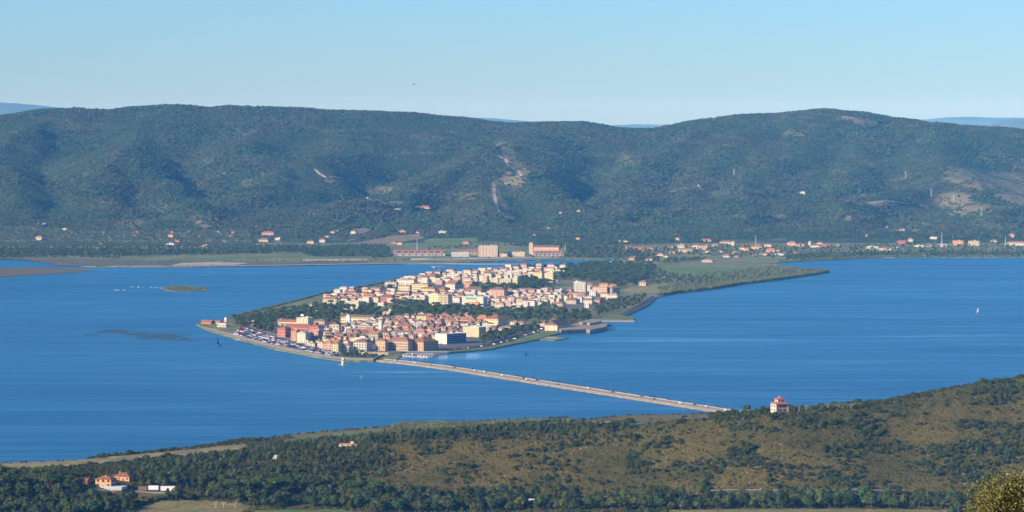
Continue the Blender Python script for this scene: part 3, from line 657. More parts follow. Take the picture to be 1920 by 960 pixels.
tag(bt2, 'slim cream bell tower with open belfry among the old town roofs', 'tower'); BUILT.append(dict(o=bt2, x=x, y=y, r=4, px=713, row=606, w=6, d=6, label='x', lm='bell tower', wall='', rc='', roof='', fl=0, cat='tower', group=None))
B(662,687,640.5,658.5,10,'h','w','t', th=25, floors=4, cols=5, label='white four-storey palazzo behind palm trees on the waterfront', landmark='white palazzo', cat='palazzo', name='palazzo', win=WIN[2])
B(659,689,635,645,6,'f','c','w', label='pale cream terraced block rising just behind the white palazzo')
B(704,722,638,658,5,'h','p','t', th=24, floors=4, cols=4, label='left bay of the peach palaces, before a shaded recess')
B(727,765,638,658,4,'h','p','t', floors=4, cols=9, dmin=16, label='long peach palace with brown hipped roof above the quay', landmark='long peach palace', cat='palace', name='palace', win=WIN[2])
B(769,794,641,658,34,'h','p','t', th=44, floors=4, cols=5, dmin=30, label='peach corner palace with a long shaded flank facing the marina', landmark='peach corner palace', cat='palace', name='palace', win=WIN[2])
B(816,837.5,627,645,42,'f','w','w', th=46, dmin=40, floors=5, cols=1, label='bright white end wall of a long balconied block on the waterfront', landmark='white waterfront block', cat='apartment block', name='apartment_block', win=WIN[1])
bw = BUILT[-1]; hw_, hd_ = bw['w'] / 2, bw['d'] / 2; fh_ = 18 * bw['y'] / F / 5; _wb = bw['o']
for f in range(5):
    mb = MB(); mb.box(hw_ - .1, hw_ + .12, -hd_ + 1, hd_ - 1, .9 + f * fh_, 2.9 + f * fh_, 0, bottom=True); link('balcony_shade_band', mb.mesh('balcony_shade_band', [mat('painted_flank_shade', (.03, .035, .045), .6, .2) if f == 0 else bpy.data.materials['painted_flank_shade']]), _wb)  # balcony openings as flat dark bands, the flank's shade put into their colour
    mb = MB(); mb.box(hw_ + .13, hw_ + .3, -hd_ + .8, hd_ - .8, -.1 + f * fh_, 1.15 + f * fh_, 0, bottom=True); o = link('shade_tinted_parapet', mb.mesh('shade_tinted_parapet', [M_wall]), _wb); o.color = (.30, .33, .38, 1)  # balcony parapet of the white block, its shade painted in as grey-blue
B(868,898,614,632,14,'f','y','w', th=32, dmin=20, floors=5, label='yellow flat-roofed flats with dark right flank above the shore road', cat='apartment block', name='apartment_block')
B(737,771,622,631,5,'h','w','n', label='white house under a broad brown hipped roof behind the peach palaces', landmark='broad brown hipped roof')
B(750,770,627,634,2,'f','w','g'); B(775,796,624,633,4,'h','w','k', rise=6, label='white house under a tall rose pyramid roof', landmark='rose pyramid roof')
B(721,735,608,617,3,'h','y','r'); B(699,711,611,618,2,'h','c','r'); B(673,692,609,620,4,'p','b','g', rise=5, label='large beige gabled hall before the yellow barracks', landmark='beige gabled hall', cat='hall')
B(651,686,621,627,2,'g','b','o', label='long low house with an orange roof in front of the gabled hall', dmin=14)
B(688,709,625,637,5,'h','b','o'); B(743,772,610,619,4,'h','o','n', label='orange house under a wide tan roof in the old town centre')
B(771,800,606,616,4,'f','e','g', floors=3, cols=6); B(780,813,592,603,4,'h','y','t', floors=3, cols=8, label='yellow-orange palazzo on the tree belt edge', landmark='yellow-orange palazzo', cat='palazzo', name='palazzo')
B(722,757,600,605,4,'h','p','n', label='peach house with a sprawling brown hipped roof near the pine wood'); B(757,778,598,604,3,'h','k','n')
B(847,877,597.5,605,5,'h','o','o', label='orange house with a broad orange hipped roof by the pines', landmark='orange hipped house'); B(893,913,598,605,4,'h','w','o', rise=6)
B(907,934,598,613,22,'h','y','t', th=38, dmin=26, floors=3, cols=6, label='cream palace with a big terracotta roof and shaded right flank', landmark='terracotta-roofed palace', cat='palace', name='palace')
B(904,931,609,619,3,'f','y','w'); B(944,961,612.5,621,4,'h','y','t', label='small yellow villa with a terracotta roof by the shore trees', landmark='yellow shore villa', cat='villa', name='villa')
B(934,944,615,626,4,'h','w','k'); B(956,970,603,609,3,'h','w','t'); B(968,982,605,611,4,'h','w','r')
# lakeside church barn and its finned wall
B(1021.5,1045,609.5,620,28,'p','c','n', th=30, dmin=44, rise=7.2, floors=2, cols=2, chim=0, label='cream gabled boathouse-like hall at the lakeshore with a deep dark flank', landmark='gabled lakeside hall', cat='hall', name='hall', detail=True)
B(1010,1022,604,612,4,'h','b','n'); B(1031,1044,600,606,4,'h','c','n')
# second quarter (beyond the tree belt)
B(577,595,571,575,5,'h','y','n', label='low yellow villa at the left edge of the wooded quarter'); B(604,631,560,570,5,'h','c','n', cols=8); B(645,668,548,555,6,'h','o','t', label='orange house with terracotta roof by the reedy north shore', landmark='orange north shore house')
B(634,656,565,573,3,'f','w','w'); B(656,672,566,582,6,'f','y','w', th=24, floors=4, label='pale yellow flats over the dark pines', landmark='pale yellow flats'); B(638,658,557,565,3,'h','c','n'); B(680,695,547,555,3,'f','c','w'); B(680,702,553,563,4,'h','o','o')
B(668,680,558,565,3,'h','w','k'); B(712,734,555,566,6,'h','r','n', th=28, floors=3, label='pink-red villa with brown hipped roof', landmark='pink-red villa'); B(734,754,556,563,4,'h','r','t')
B(743,776,524,534,3,'h','w','n', floors=2, cols=9, win=WIN_BIG, label='white arcaded villa with dark openings on the north shore', landmark='white arcaded villa', cat='villa', name='villa'); B(757,775,519,526,3,'f','w','w'); B(721,744,529,537,3,'h','w','k')
B(746,768,536,551,4,'f','c','t', floors=4, cols=5, label='cream four-storey flats left of the big yellow block', cat='apartment block', name='apartment_block'); B(769,802,533,550,4,'f','y','t', floors=4, cols=8, dmin=18, label='big yellow apartment block with a red roof edge', landmark='big yellow block', cat='apartment block', name='apartment_block')
B(788,815,541,551,5,'h','y','t', label='yellow house with terracotta roof overlapping the big yellow block'); B(775,792,551,560,5,'h','c','n'); B(804,821,552,572,1,'f','y','w', floors=5, cols=3); B(821,840,552,573,5,'f','c','k', floors=5, cols=5, balc=1, label='tall cream flats with stacked balconies over the tree belt', landmark='tall cream flats', cat='apartment block', name='apartment_block')
B(835,853,532,545,12,'g','w','t', th=38, dmin=24, floors=3, label='white block with a sloping red roof and dark right side', landmark='sloping red roof block', cat='apartment block', name='apartment_block'); B(822,834,541,551,10,'h','o','t', th=34)
B(779,798,520.5,529,3,'h','w','k'); B(798,816,518.5,529,22,'h','w','n', th=42, dmin=26, floors=3, label='white flats with long blue-shaded right flank on the north shore', landmark='white north shore flats', cat='apartment block', name='apartment_block'); B(838,861,513.5,529,5,'f','w','w', floors=4, cols=6, balc=1, cat='apartment block', name='apartment_block', label='bright white balconied flats highest on the north shore', landmark='bright white flats'); B(822,838,512,520,3,'f','w','w')
b0 = B(717,734,582,590,3,'f','c','w', th=14, label='small roofless cream building standing alone among the pines', landmark='lone cream ruin', cat='building', name='small_building'); mb = MB(); mb.box(-2.6, 2.6, -3, 3, 0, 5, 0); o = link('stair_tower', mb.mesh('stair_tower', [M_wall]), b0, (-4.2, 0, 6)); o.color = (.8, .66, .42, 1)
B(750,771,556.5,566,5,'f','c','w', cols=3); B(765,795,561,568,5,'f','b','w'); B(867,877,518,532,3,'f','w','w', floors=4); B(882,895,520,530,3,'f','y','w'); B(890,905,515,523,2,'h','w','k'); B(905,920,513,522,2,'h','w','n'); B(923,940,509,520,3,'h','w','w'); B(932,948,508,518,3,'h','w','w')
B(919,934,522,535,5,'f','c','w', floors=4); B(936,958,524,537,6,'f','b','w', floors=4); B(961,970,521,538,5,'f','y','w', floors=5, label='narrow tall yellow tower of flats against dark trees', landmark='narrow yellow flats', cat='apartment block', name='apartment_block'); B(945,960,513,524,3,'f','w','w'); B(958,976,509,522,3,'f','w','w', floors=4); B(965,980,507,516,3,'h','w','w')
B(983,996,514,524,3,'f','w','k'); B(1001,1016,510.5,523,5,'f','y','t', th=28, floors=4, label='square yellow flats before the dark row of trees', landmark='square yellow flats'); B(1025,1037,511,524,5,'f','y','w', floors=4); B(1040,1051,507.5,518,4,'f','y','w', floors=3); B(1022,1034,506,513,4,'h','c','w'); B(1045,1060,504,511,3,'f','y','w'); B(1029,1045,525.5,529,2,'f','c','w')
B(871,884.5,529,540,14,'f','o','n', th=40, floors=3, label='orange end of a long dark-flanked block left of the trees', landmark='orange end block'); B(870,903,542,552,8,'h','p','n', cols=9); B(868,890,550,558,5,'h','c','w')
hs_ = B(866,906,557,574,3,'f','w','w', floors=4, cols=9, dmin=16, label='white block with green and white upper panels and an orange wing in front', landmark='green-panelled block', cat='building', name='public_building', win=WIN[1])
mb = MB(); mb.box(-13, 8, -.5, 0, 11.6, 15.2, 0, bottom=True); link('green_panel', mb.mesh('green_panel', [mat('green_panel', (.06,.36,.24), .5, .4)]), hs_, (0, -8.05, 0))
B(876,898,567,577,2,'f','o','o', floors=3, cols=5, label='orange low wing in front of the green-panelled block')
B(917,945,543,561,8,'h','p','n', th=24, floors=5, cols=7, balc=1, label='peach balconied flats at the left end of the terraced quarter', landmark='peach balconied flats', cat='apartment block', name='apartment_block'); B(945,971,547,560,6,'f','c','w', floors=4, cols=7, balc=1); B(968,1000,543,549,5,'h','p','n', cols=8); B(930,965,558,565,5,'h','p','n', cols=8); B(945,963,563,570,3,'f','w','w')
B(965,985,559,567,5,'h','p','k'); B(984,1003,556,566,5,'f','y','k', floors=3); B(1000,1018,555,563,4,'f','y','w'); B(996,1012,562,571,3,'f','c','w'); B(1012,1024,559,569,3,'f','c','w'); B(1015,1037,552.5,559,2,'h','y','n', label='bright yellow house with brown roof in the terraced quarter', landmark='bright yellow house'); B(1010,1036,543,550,7,'h','p','n')
B(955,976,572,582,5,'f','c','w', floors=3); B(925,944,569,577,4,'h','c','k'); B(976,990,567,576,3,'f','w','w'); B(1036,1048,561,568,5,'f','y','w'); B(1034,1055,568,575,3,'h','p','k'); B(1040,1052,544,555,8,'f','w','w', th=36)
B(1064,1096,550,558,4,'h','p','t', cols=7, label='peach house with a wide terracotta roof', landmark='wide terracotta house'); B(1080,1098,554,562,3,'h','w','t'); B(1060,1080,562,570,8,'h','b','n', th=34)
B(1076,1098,530,549,3,'f','w','w', floors=5, cols=6, balc=1, label='white stepped apartment block with balconies near the east end', landmark='white stepped block', cat='apartment block', name='apartment_block'); B(1077,1084,528,533,2,'f','c','w')
B(1096,1112,534,546,4,'h','w','o'); B(1107,1124,538,549,3,'h','p','o', floors=3); B(1124,1138,538,550,2,'f','p','o', floors=4); B(1137,1148,540,550,14,'h','c','o', th=44, floors=4, dmin=22, label='cream and orange flats with dark right flank at the east end', landmark='orange-topped flats', cat='apartment block', name='apartment_block'); B(1124,1140,532.5,539,3,'h','p','o'); B(1142,1157,534,540,3,'h','p','o')
B(1105,1117,546,555,3,'f','w','w'); B(1113,1125,561.5,568,9,'h','o','n', th=36, dmin=18, label='bright orange-yellow house with a long brown roof at the east end', landmark='orange-yellow east house'); B(1140,1157,552,560,4,'h','w','k'); B(1126,1140,550,557,3,'h','c','n'); B(1094,1110,562,570,4,'h','w','n'); B(1096,1104,570,577,2,'f','w','w'); B(1198,1211,528,536,5,'h','c','n', label='lone cream farmhouse in the field right of the town', landmark='lone farmhouse', cat='farmhouse', name='farmhouse'); B(1136,1146,559,562,2,'f','w','w')
# left tip
B(376,396,603,607,8,'g','r','t', dmin=10, floors=1, label='long red-roofed boat club building at the tip of the peninsula', landmark='boat club', cat='boathouse', name='boathouse'); B(398,412,603,607,4,'g','g','t', floors=1); B(406,424,609,613,5,'h','w','w', floors=1, label='low white clubhouse by the tip lawn', landmark='white clubhouse'); B(420,425,598,603,2,'f','w','w'); B(470,477,601,609,3,'f','w','k'); B(498,520,584,588,4,'h','p','n'); B(533,554,584,588,4,'h','r','t', label='wide house with a red hipped roof half hidden by pines'); B(506,510,603,611,2,'f','w','w')
B(582,596,585,589,3,'f','w','w'); B(638,656,580,588,3,'h','w','w'); B(655,662,578,586,3,'f','w','w'); B(708,720,568,573,2,'f','w','k'); B(663,674,592,594,2,'g','w','o')
# --- the dense blocks between the landmarks
TOWNQ = [('old', [(600,628),(640,618),(700,606),(760,598),(850,596),(905,600),(950,606),(935,622),(880,628),(815,640),(760,640),(700,640),(655,645),(618,652),(600,640)], 13, 19, 3.0),
         ('mid', [(604,562),(640,548),(690,546),(740,550),(800,552),(860,548),(905,552),(1000,548),(1090,555),(1110,566),(1050,572),(960,576),(900,574),(830,566),(760,567),(700,568),(640,574),(610,572)], 13, 20, 3.2),
         ('north', [(800,519),(870,516),(940,508),(1000,508),(1060,506),(1050,520),(985,524),(900,532),(860,536),(790,532),(735,536)], 12, 18, 3.2)]
random.seed(21); N_IND = 0
IMB = MB(); IMATS = [mat('infill_wall_' + k, v[1], .85, .15, var=.13, vscale=.22) for k, v in WALLC.items()] + [mat('infill_roof_' + k, v[1], .85, .15, var=.22, vscale=.5) for k, v in ROOFC.items()] + [M_glass]
IW = {k: i for i, k in enumerate(WALLC)}; IR = {k: len(WALLC) + i for i, k in enumerate(ROOFC)}
def infill(xl, xr, ye, yb, side, roof, wall, rc, th=28, z=2.0):
    x0, y0 = P(xr, yb, z); m = y0 / F; a = R(th); w = (xr - xl) * m / math.cos(a); d = side * m / math.sin(a); h = (yb - ye) * m
    cx = x0 - math.cos(a) * w / 2 + math.sin(a) * d / 2; cy = y0 + math.sin(a) * w / 2 + math.cos(a) * d / 2
    M = Matrix.Translation((cx, cy, z - .3)) @ Matrix.Rotation(-a, 4, 'Z'); IMB.box(-w/2, w/2, -d/2, d/2, -1, h, IW[wall], M)
    A, b_ = w/2 + .5, d/2 + .5; q = IR[rc]
    if roof == 'f': IMB.box(-w/2 - .2, w/2 + .2, -d/2 - .2, d/2 + .2, h, h + .5, q, M, bottom=True)
    else:
        t = A * .45 if roof == 'h' else 0; IMB.add([(-A, -b_, h), (A, -b_, h), (A, b_, h), (-A, b_, h), (-A + t, 0, h + b_ * .5), (A - t, 0, h + b_ * .5)], [(0,1,5,4), (1,2,5), (2,3,4,5), (3,0,4), (3,2,1,0)], q, M)
    nf = max(1, int(h / 3.3)); nc = max(2, int(w / 3.4))
    for f in range(nf):
        for c in range(nc): X_ = -w/2 + w * (c + .5) / nc; IMB.box(X_ - .55, X_ + .55, -d/2 - .06, -d/2 + .02, f * h / nf + 1, f * h / nf + 2.6, len(IMATS) - 1, M)
    BUILT.append(dict(o=None, x=cx, y=cy, r=w/2, px=px_of(cx, cy), row=row_of(cy, z + h/2), w=w, d=d, wall='', rc='', roof='', fl=1, label='x', lm=None, cat='', group=None))
for nm, poly, s0, s1, dr in TOWNQ:
    rws = [p[1] for p in poly]; rr_ = min(rws) + 2
    while rr_ < max(rws):
        x = min(p[0] for p in poly) + random.uniform(0, 12)
        while x < max(p[0] for p in poly):
            wpx = random.uniform(s0, s1) * (.85 if random.random() < .4 else .62); hp = random.uniform(6.5, 10.5) if nm != 'north' else random.uniform(8, 12)
            xc = x + wpx / 2
            X0, Y0 = P(xc, rr_, 2); m = Y0 / F
            if inpoly(np.array([xc]), np.array([rr_]), poly)[0]:
                ok = True
                for b in BUILT:
                    if abs(b['x'] - X0) < (b['w'] * .46 + wpx * m * .42) and abs(b['y'] - Y0 - 4) < (b['d'] * .5 + 11): ok = False; break
                    # do not hide what stands out right behind
                    if b['lm'] and -4 < (b['x'] - X0) / m + 0 < 8 and 0 < (b['y'] - Y0) < 75: ok = ok and random.random() < .3
                if ok:
                    roof = random.choice('hhhgggpf' if nm == 'old' else 'hhhgfff'); wall = random.choice('ccccwwpppbbykogn' if nm == 'old' else 'ccccwwwwybpk')
                    rc = random.choice('tttnnnkog' if nm == 'old' else 'ttnnkkg') if roof != 'f' else random.choice('wwgk')
                    big = N_IND < 165 and (nm == 'old' or random.random() < .5)
                    if big: N_IND += 1; B(x, x + wpx, rr_ - hp, rr_, random.uniform(3, 5), roof, wall, rc, th=random.choice([24, 28, 30, 34]), chim=random.choice([0, 1, 1, 2]))
                    else: infill(x, x + wpx, rr_ - hp, rr_, random.uniform(3, 5), roof, wall, rc)
            x += wpx + random.uniform(.5, 4)
        rr_ += dr
tag(link('infill_houses', IMB.mesh('infill_houses', IMATS)), 'closely packed small houses filling the blocks of the town', 'houses', kind='stuff')
# labels for the ordinary houses: look first, then the landmark nearest to them
LMK = [b for b in BUILT if b['lm']]
RN = dict(h='hipped', g='gabled', p='front-gabled', f='flat'); NUM = {1: 'one', 2: 'two', 3: 'three', 4: 'four', 5: 'five', 6: 'six', 7: 'seven'}
ORD = ['nearest', 'second nearest', 'third nearest', 'fourth nearest', 'fifth nearest', 'sixth nearest', 'seventh nearest', 'eighth nearest', 'ninth nearest']
def label_buildings(items, marks, noun='house', group='houses of the lagoon town'):
    keys = {}
    for b in items:
        if b['label']:
            if b['label'] != 'x': tag(b['o'], b['label'], b['cat'], b['group'])
            continue
        best = min(marks, key=lambda q: (q['px'] - b['px']) ** 2 + (2.2 * (q['row'] - b['row'])) ** 2)
        dx = b['px'] - best['px']; dr_ = 2.2 * (b['row'] - best['row'])
        rel = ('right of' if dx > 0 else 'left of') if abs(dx) > abs(dr_) else ('in front of' if dr_ > 0 else 'behind')
        keys.setdefault((b['wall'], b['fl'], b['rc'], b['roof'], rel, best['lm']), []).append((math.hypot(dx, dr_), b))
    for (wl, fl, rc, rf, rel, lm), L in keys.items():
        L.sort(key=lambda t: t[0])
        for i, (_, b) in enumerate(L):
            pre = (ORD[i] + ' ') if len(L) > 1 else ''
            if fl == 0: continue
            rf_ = f"{rc} {RN[rf]} roof"
            if len(f"{pre}{wl} x-storey {noun} with {rf_} {rel} the {lm}".replace('-', ' ').split()) > 16: rf_ = f"{rc} roof"
            st_ = '' if len(f"{pre}{wl} x-storey {noun} with {rf_} {rel} the {lm}".replace('-', ' ').split()) > 16 else NUM[min(fl,7)] + '-storey '
            tag(b['o'], f"{pre}{wl} {st_}{noun} with {rf_} {rel} the {lm}", b['cat'], group)
label_buildings(BUILT, LMK)
TOWN_N = len(BUILT)
# ------------------------------------------------------------------ ground surfaces of the town and the plain
sheet('promenade', [(372,610),(400,620),(440,631),(475,641),(520,653),(560,660),(590,666.8),(620,671),(650,674),(700,675),(700,671),(650,670),(620,667),(590,662),(560,655),(520,648),(475,636.5),(440,627),(400,617)], 1.7, M_sand, .4)
sheet('car_park', [(440,625),(475,636),(520,647.5),(560,654.5),(590,661.5),(620,666.5),(650,669.5),(652,664),(640,661),(600,653),(555,642),(522,632),(505,626),(480,617),(455,608)], 1.75, M_asph, .4)
sheet('avenue', [(455,607),(480,616.5),(505,625.5),(522,631.5),(555,641.5),(600,652.5),(640,660.5),(700,662),(735,664),(735,661),(700,659),(640,657.5),(600,649.5),(555,638.5),(522,628.5),(505,622),(480,613),(460,604)], 1.8, M_road, .4)
sheet('street_paving', [(520,632),(560,643),(600,653),(640,660),(700,659.5),(740,658.5),(838,658),(880,653),(920,645),(960,632),(1000,618),(900,604),(760,600),(640,606),(520,611)], 1.72, mat('town_paving', (.15,.135,.12), .9, .1, var=.2, vscale=.03), .4)
sheet('street_paving', [(600,572),(640,574),(760,569),(900,576),(1000,584),(1060,576),(1110,575),(1160,561),(1160,545),(1100,540),(1000,545),(900,540),(840,532),(740,533),(680,546),(600,562)], 1.72, bpy.data.materials['town_paving'], .4)
sheet('shore_lawn', [(842,660),(880,657),(920,653.8),(960,644.8),(990,639.4),(1010,634.9),(1018,632),(1045,625.6),(1060,620.3),(1056,618),(1012,624),(995,631),(960,640),(920,649.5),(880,654.5),(842,658)], 1.8, M_lawn, .5)
sheet('shore_road', [(836,657.5),(880,653.8),(920,648.5),(960,638.5),(1000,624.5),(1022,616.5),(1018,612.5),(990,621),(950,633),(915,644),(870,650.5),(836,654.5)], 1.85, M_asph, .4)
sheet('grass_mole', [(1006,635.8),(1040,637.4),(1050,636.9),(1066,633.2),(1063,632.3),(1052,633.5),(1043,630.8),(1030,630.5),(1012,633)], 1.2, M_lawn, 1.5)
sheet('sandy_beach', [(1020,634.2),(1046,635),(1050,633.5),(1042,631.4),(1026,631.8)], 1.3, M_sand, .3)
sheet('pier', [(1120,601.3),(1190,601.6),(1189.5,599.8),(1122,599.6)], 1.9, M_pave, 2.4); sheet('grass_field', [(1120,599.4),(1188,599.5),(1187,594),(1172,592),(1130,591)], 1.8, M_lawn, .5)
sheet('promenade', [(1172,592.3),(1215,572.6),(1232,557),(1222,555),(1200,570),(1160,590)], 1.8, M_asph, .4)
FIELD = [('golden_field', [(1166,547),(1236,548),(1262,541),(1296,536),(1240,534),(1180,536)], M_dry), ('crop_field', [(1230,505),(1290,500),(1400,503),(1480,510),(1400,520),(1300,525),(1260,515)], M_green),
  ('bare_field', [(1340,492),(1400,490),(1395,486),(1345,487)], M_soil), ('crop_field', [(1230,497),(1275,496),(1270,491),(1232,491)], M_green), ('green_strip', [(230,492),(350,487),(470,484),(560,481),(640,480),(640,477),(560,478),(470,481),(350,484)], M_green),
  ('bare_strip', [(320,497.5),(440,496.5),(470,493),(400,491),(340,493)], M_sand), ('crop_field', [(800,478),(900,476),(900,470),(800,470)], M_green),
  ('bare_field', [(770,487.5),(860,486.5),(1050,482.5),(1050,480.5),(860,483.5),(770,484)], M_sand), ('crop_field', [(1700,472),(1830,470),(1830,466),(1700,467)], M_lawn), ('grass_field', [(1100,602),(1118,600),(1130,591),(1100,594)], M_lawn),
  ('bare_strip', [(690,491),(760,490),(760,488.5),(690,489)], M_soil)]
for nm, poly, m_ in FIELD: sheet(nm, poly, 1.9 + random.random() * .1, m_, .5)

def hit(px, row, zf, y0, y1, step=4.0):
    Y = np.arange(y0, y1, step); X = (px - 960) * Y / F; ray = CH - (row - HOR) * Y / F
    zz = zf(X, Y); b = np.nonzero(zz >= ray)[0]
    i = b[0] if len(b) else len(Y) - 1
    return float(X[i]), float(Y[i]), float(zz[i])
def drape(name, poly, zf, rng_, material, lift, step, kind='structure'):
    """a field or clearing that follows the ground"""
    w = [hit(a, b, zf, *rng_) for a, b in poly]; wp = [(q[0], q[1]) for q in w]
    xs = np.arange(min(q[0] for q in wp) - step, max(q[0] for q in wp) + step, step); ys = np.arange(min(q[1] for q in wp) - step, max(q[1] for q in wp) + step, step)
    X, Y = np.meshgrid(xs, ys); Xj = X + rng.uniform(-.3, .3, X.shape) * step; Yj = Y + rng.uniform(-.3, .3, Y.shape) * step
    I = inpoly(Xj, Yj, wp); Z = zf(Xj, Yj) + lift; ny, nx = X.shape; vid = -np.ones(X.shape, int); vs = []; fs = []
    for j in range(ny - 1):
        for i in range(nx - 1):
            if I[j, i] and I[j, i+1] and I[j+1, i] and I[j+1, i+1]:
                f = []
                for jj, ii in ((j, i), (j, i+1), (j+1, i+1), (j+1, i)):
                    if vid[jj, ii] < 0: vid[jj, ii] = len(vs); vs.append((Xj[jj, ii], Yj[jj, ii], Z[jj, ii]))
                    f.append(int(vid[jj, ii]))
                fs.append(tuple(f))
    if fs: return tag(link(name, pymesh(name, vs, fs, [material], smooth=True)), kind=kind)
def ribbon(name, pts, zf, rng_, material, wid, lift=.3, kind='structure', step=8):
    w = [Vector(hit(a, b, zf, *rng_)) for a, b in pts]; path = []
    for p, q in zip(w[:-1], w[1:]):
        n = max(1, int((q - p).length / step)); path += [p.lerp(q, k / n) for k in range(n)]
    path.append(w[-1]); vs = []; fs = []
    for i, p in enumerate(path):
        d = (path[min(i + 1, len(path) - 1)] - path[max(i - 1, 0)]); d.z = 0; d = d.normalized() if d.length else Vector((1, 0, 0)); n = Vector((-d.y, d.x, 0)) * wid / 2 * random.uniform(.8, 1.2)
        for s in (-1, 1):
            q = p + n * s; vs.append((q.x, q.y, float(zf(np.array([q.x]), np.array([q.y]))[0]) + lift))
        if i: k = 2 * i; fs.append((k - 2, k - 1, k + 1, k))
    return tag(link(name, pymesh(name, vs, fs, [material])), kind=kind)
M_scar = mat('bare_slope', (.165, .145, .075), .9, .1, var=.3, vscale=.015, c2=(.10, .11, .045))
HR = (8300, 11400); FR = (2200, 3800)
for nm, poly, m_ in [('bare_field', FIELDS_FAR[0], M_soil), ('bare_field', FIELDS_FAR[1], M_soil), ('crop_field', FIELDS_FAR[2], M_green), ('olive_ground', FIELDS_FAR[3], M_land),
    ('bare_field', [(1700,436),(1780,434),(1780,429),(1710,429)], M_dry), ('clearing', [(932,283),(948,276),(962,292),(976,306),(992,322),(986,335),(964,342),(936,347),(932,342),(955,334),(972,327),(960,315),(940,300)], M_scar), ('clearing', [(1790,312),(1830,318),(1925,345),(1925,372),(1870,362),(1800,340),(1770,330)], M_scar)]:
    drape(nm, poly, hill_z, HR, mat('olive_grove_soil', (.26, .26, .12), .9, .1, var=.2, vscale=.02) if nm == 'olive_ground' else m_, .8, 10.0)
for pts, wd in (([(933,283),(938,296),(952,308),(966,318),(978,328),(972,336),(938,345)], 9), ([(926,345),(928,370),(934,395),(948,408),(960,413)], 9), ([(590,318),(612,336),(640,335)], 8), ([(640,368),(690,374),(722,383)], 7), ([(1585,378),(1640,380),(1700,382)], 9), ([(1720,384),(1740,387)], 9), ([(1530,214),(1560,217),(1600,222)], 10), ([(1590,404),(1602,411)], 10), ([(1306,343),(1312,354)], 8), ([(733,394),(760,395)], 9), ([(780,389),(815,393)], 9), ([(740,278),(754,278)], 8), ([(20,430),(110,433),(160,438)], 7), ([(300,461),(400,468),(550,464)], 6)):
    ribbon('dirt_track', pts, hill_z, HR, M_sand, wd, 1.2)

# ------------------------------------------------------------------ causeway
CW = [(712,674.5),(760,679),(830,687.5),(900,698),(960,707.5),(1020,717),(1100,729.5),(1200,745),(1300,760.5),(1385,773.5),(1440,782)]
cw = [Vector((*P(a, b, 1.2), 0)) for a, b in CW]
def strip(name, path, a, b, z, material, depth=1.2, kind='structure', parent=None, jag=0):
    L = []; Rr = []
    for i, p in enumerate(path):
        d = (path[min(i + 1, len(path) - 1)] - path[max(i - 1, 0)]).normalized(); n = Vector((d.y, -d.x, 0)) * -1   # n points to the far (upper right) side
        L.append(p + n * a); Rr.append(p + n * b)
    return slab(name, [(p.x, p.y) for p in L] + [(p.x, p.y) for p in reversed(Rr)], z, material, depth, kind, jag, parent)
strip('causeway', cw, -16, 14, 1.3, M_stone, 2.5, jag=1.3)
strip('causeway_verge', cw, -15.0, -11.8, 1.36, M_dry, .3, jag=.5)
strip('causeway_path', cw, -11.5, -6.5, 1.45, M_sand, .3); strip('causeway_verge', cw, -6.4, -4.8, 1.5, M_dry, .3); strip('causeway_road', cw, -4.6, 6.5, 1.48, mat('pale_road', (.36,.30,.23), .85, .2, var=.12, vscale=.04), .3)
strip('causeway_verge', cw, 7.6, 12.2, 1.46, M_lawn, .3)
tag(strip('causeway_parapet', cw, 6.7, 7.4, 2.3, M_pave, 1.1, kind=None), 'low pale parapet along the far side of the causeway road', 'parapet')
tag(strip('causeway_kerb', cw, -12.8, -12.0, 1.9, M_pave, .8, kind=None), 'low stone kerb along the near edge of the causeway', 'kerb')
def along(path, dist):
    for p, q in zip(path[:-1], path[1:]):
        L = (q - p).length
        if dist <= L: d = (q - p) / L; return p + d * dist, d
        dist -= L
    return path[-1], (path[-1] - path[-2]).normalized()

lp = MB(); lp.tube((0, 0, 0), (0, 0, 8.0), .13, .08, 6); lp.tube((0, 0, 7.9), (0, -1.6, 8.3), .07, .06, 5); lp.box(-.18, .18, -2.2, -1.5, 8.2, 8.36, 0, bottom=True); LP = lp.mesh('lamp_post', [M_pave])
s = 25.0
while s < 860:
    p, d = along(cw, s); nn = Vector((-d.y, d.x, 0)); nn = nn if nn.x > 0 or nn.y > 0 else -nn
    o = link('lamp_post', LP, None, (*(p + nn * 7.9).xy, 1.4), math.atan2(d.y, d.x)); ranked(o, 'pale lamp post', 'pale lamp posts', 'along the causeway'); tag(o, None, 'lamp post', 'lamp posts along the causeway'); s += 38
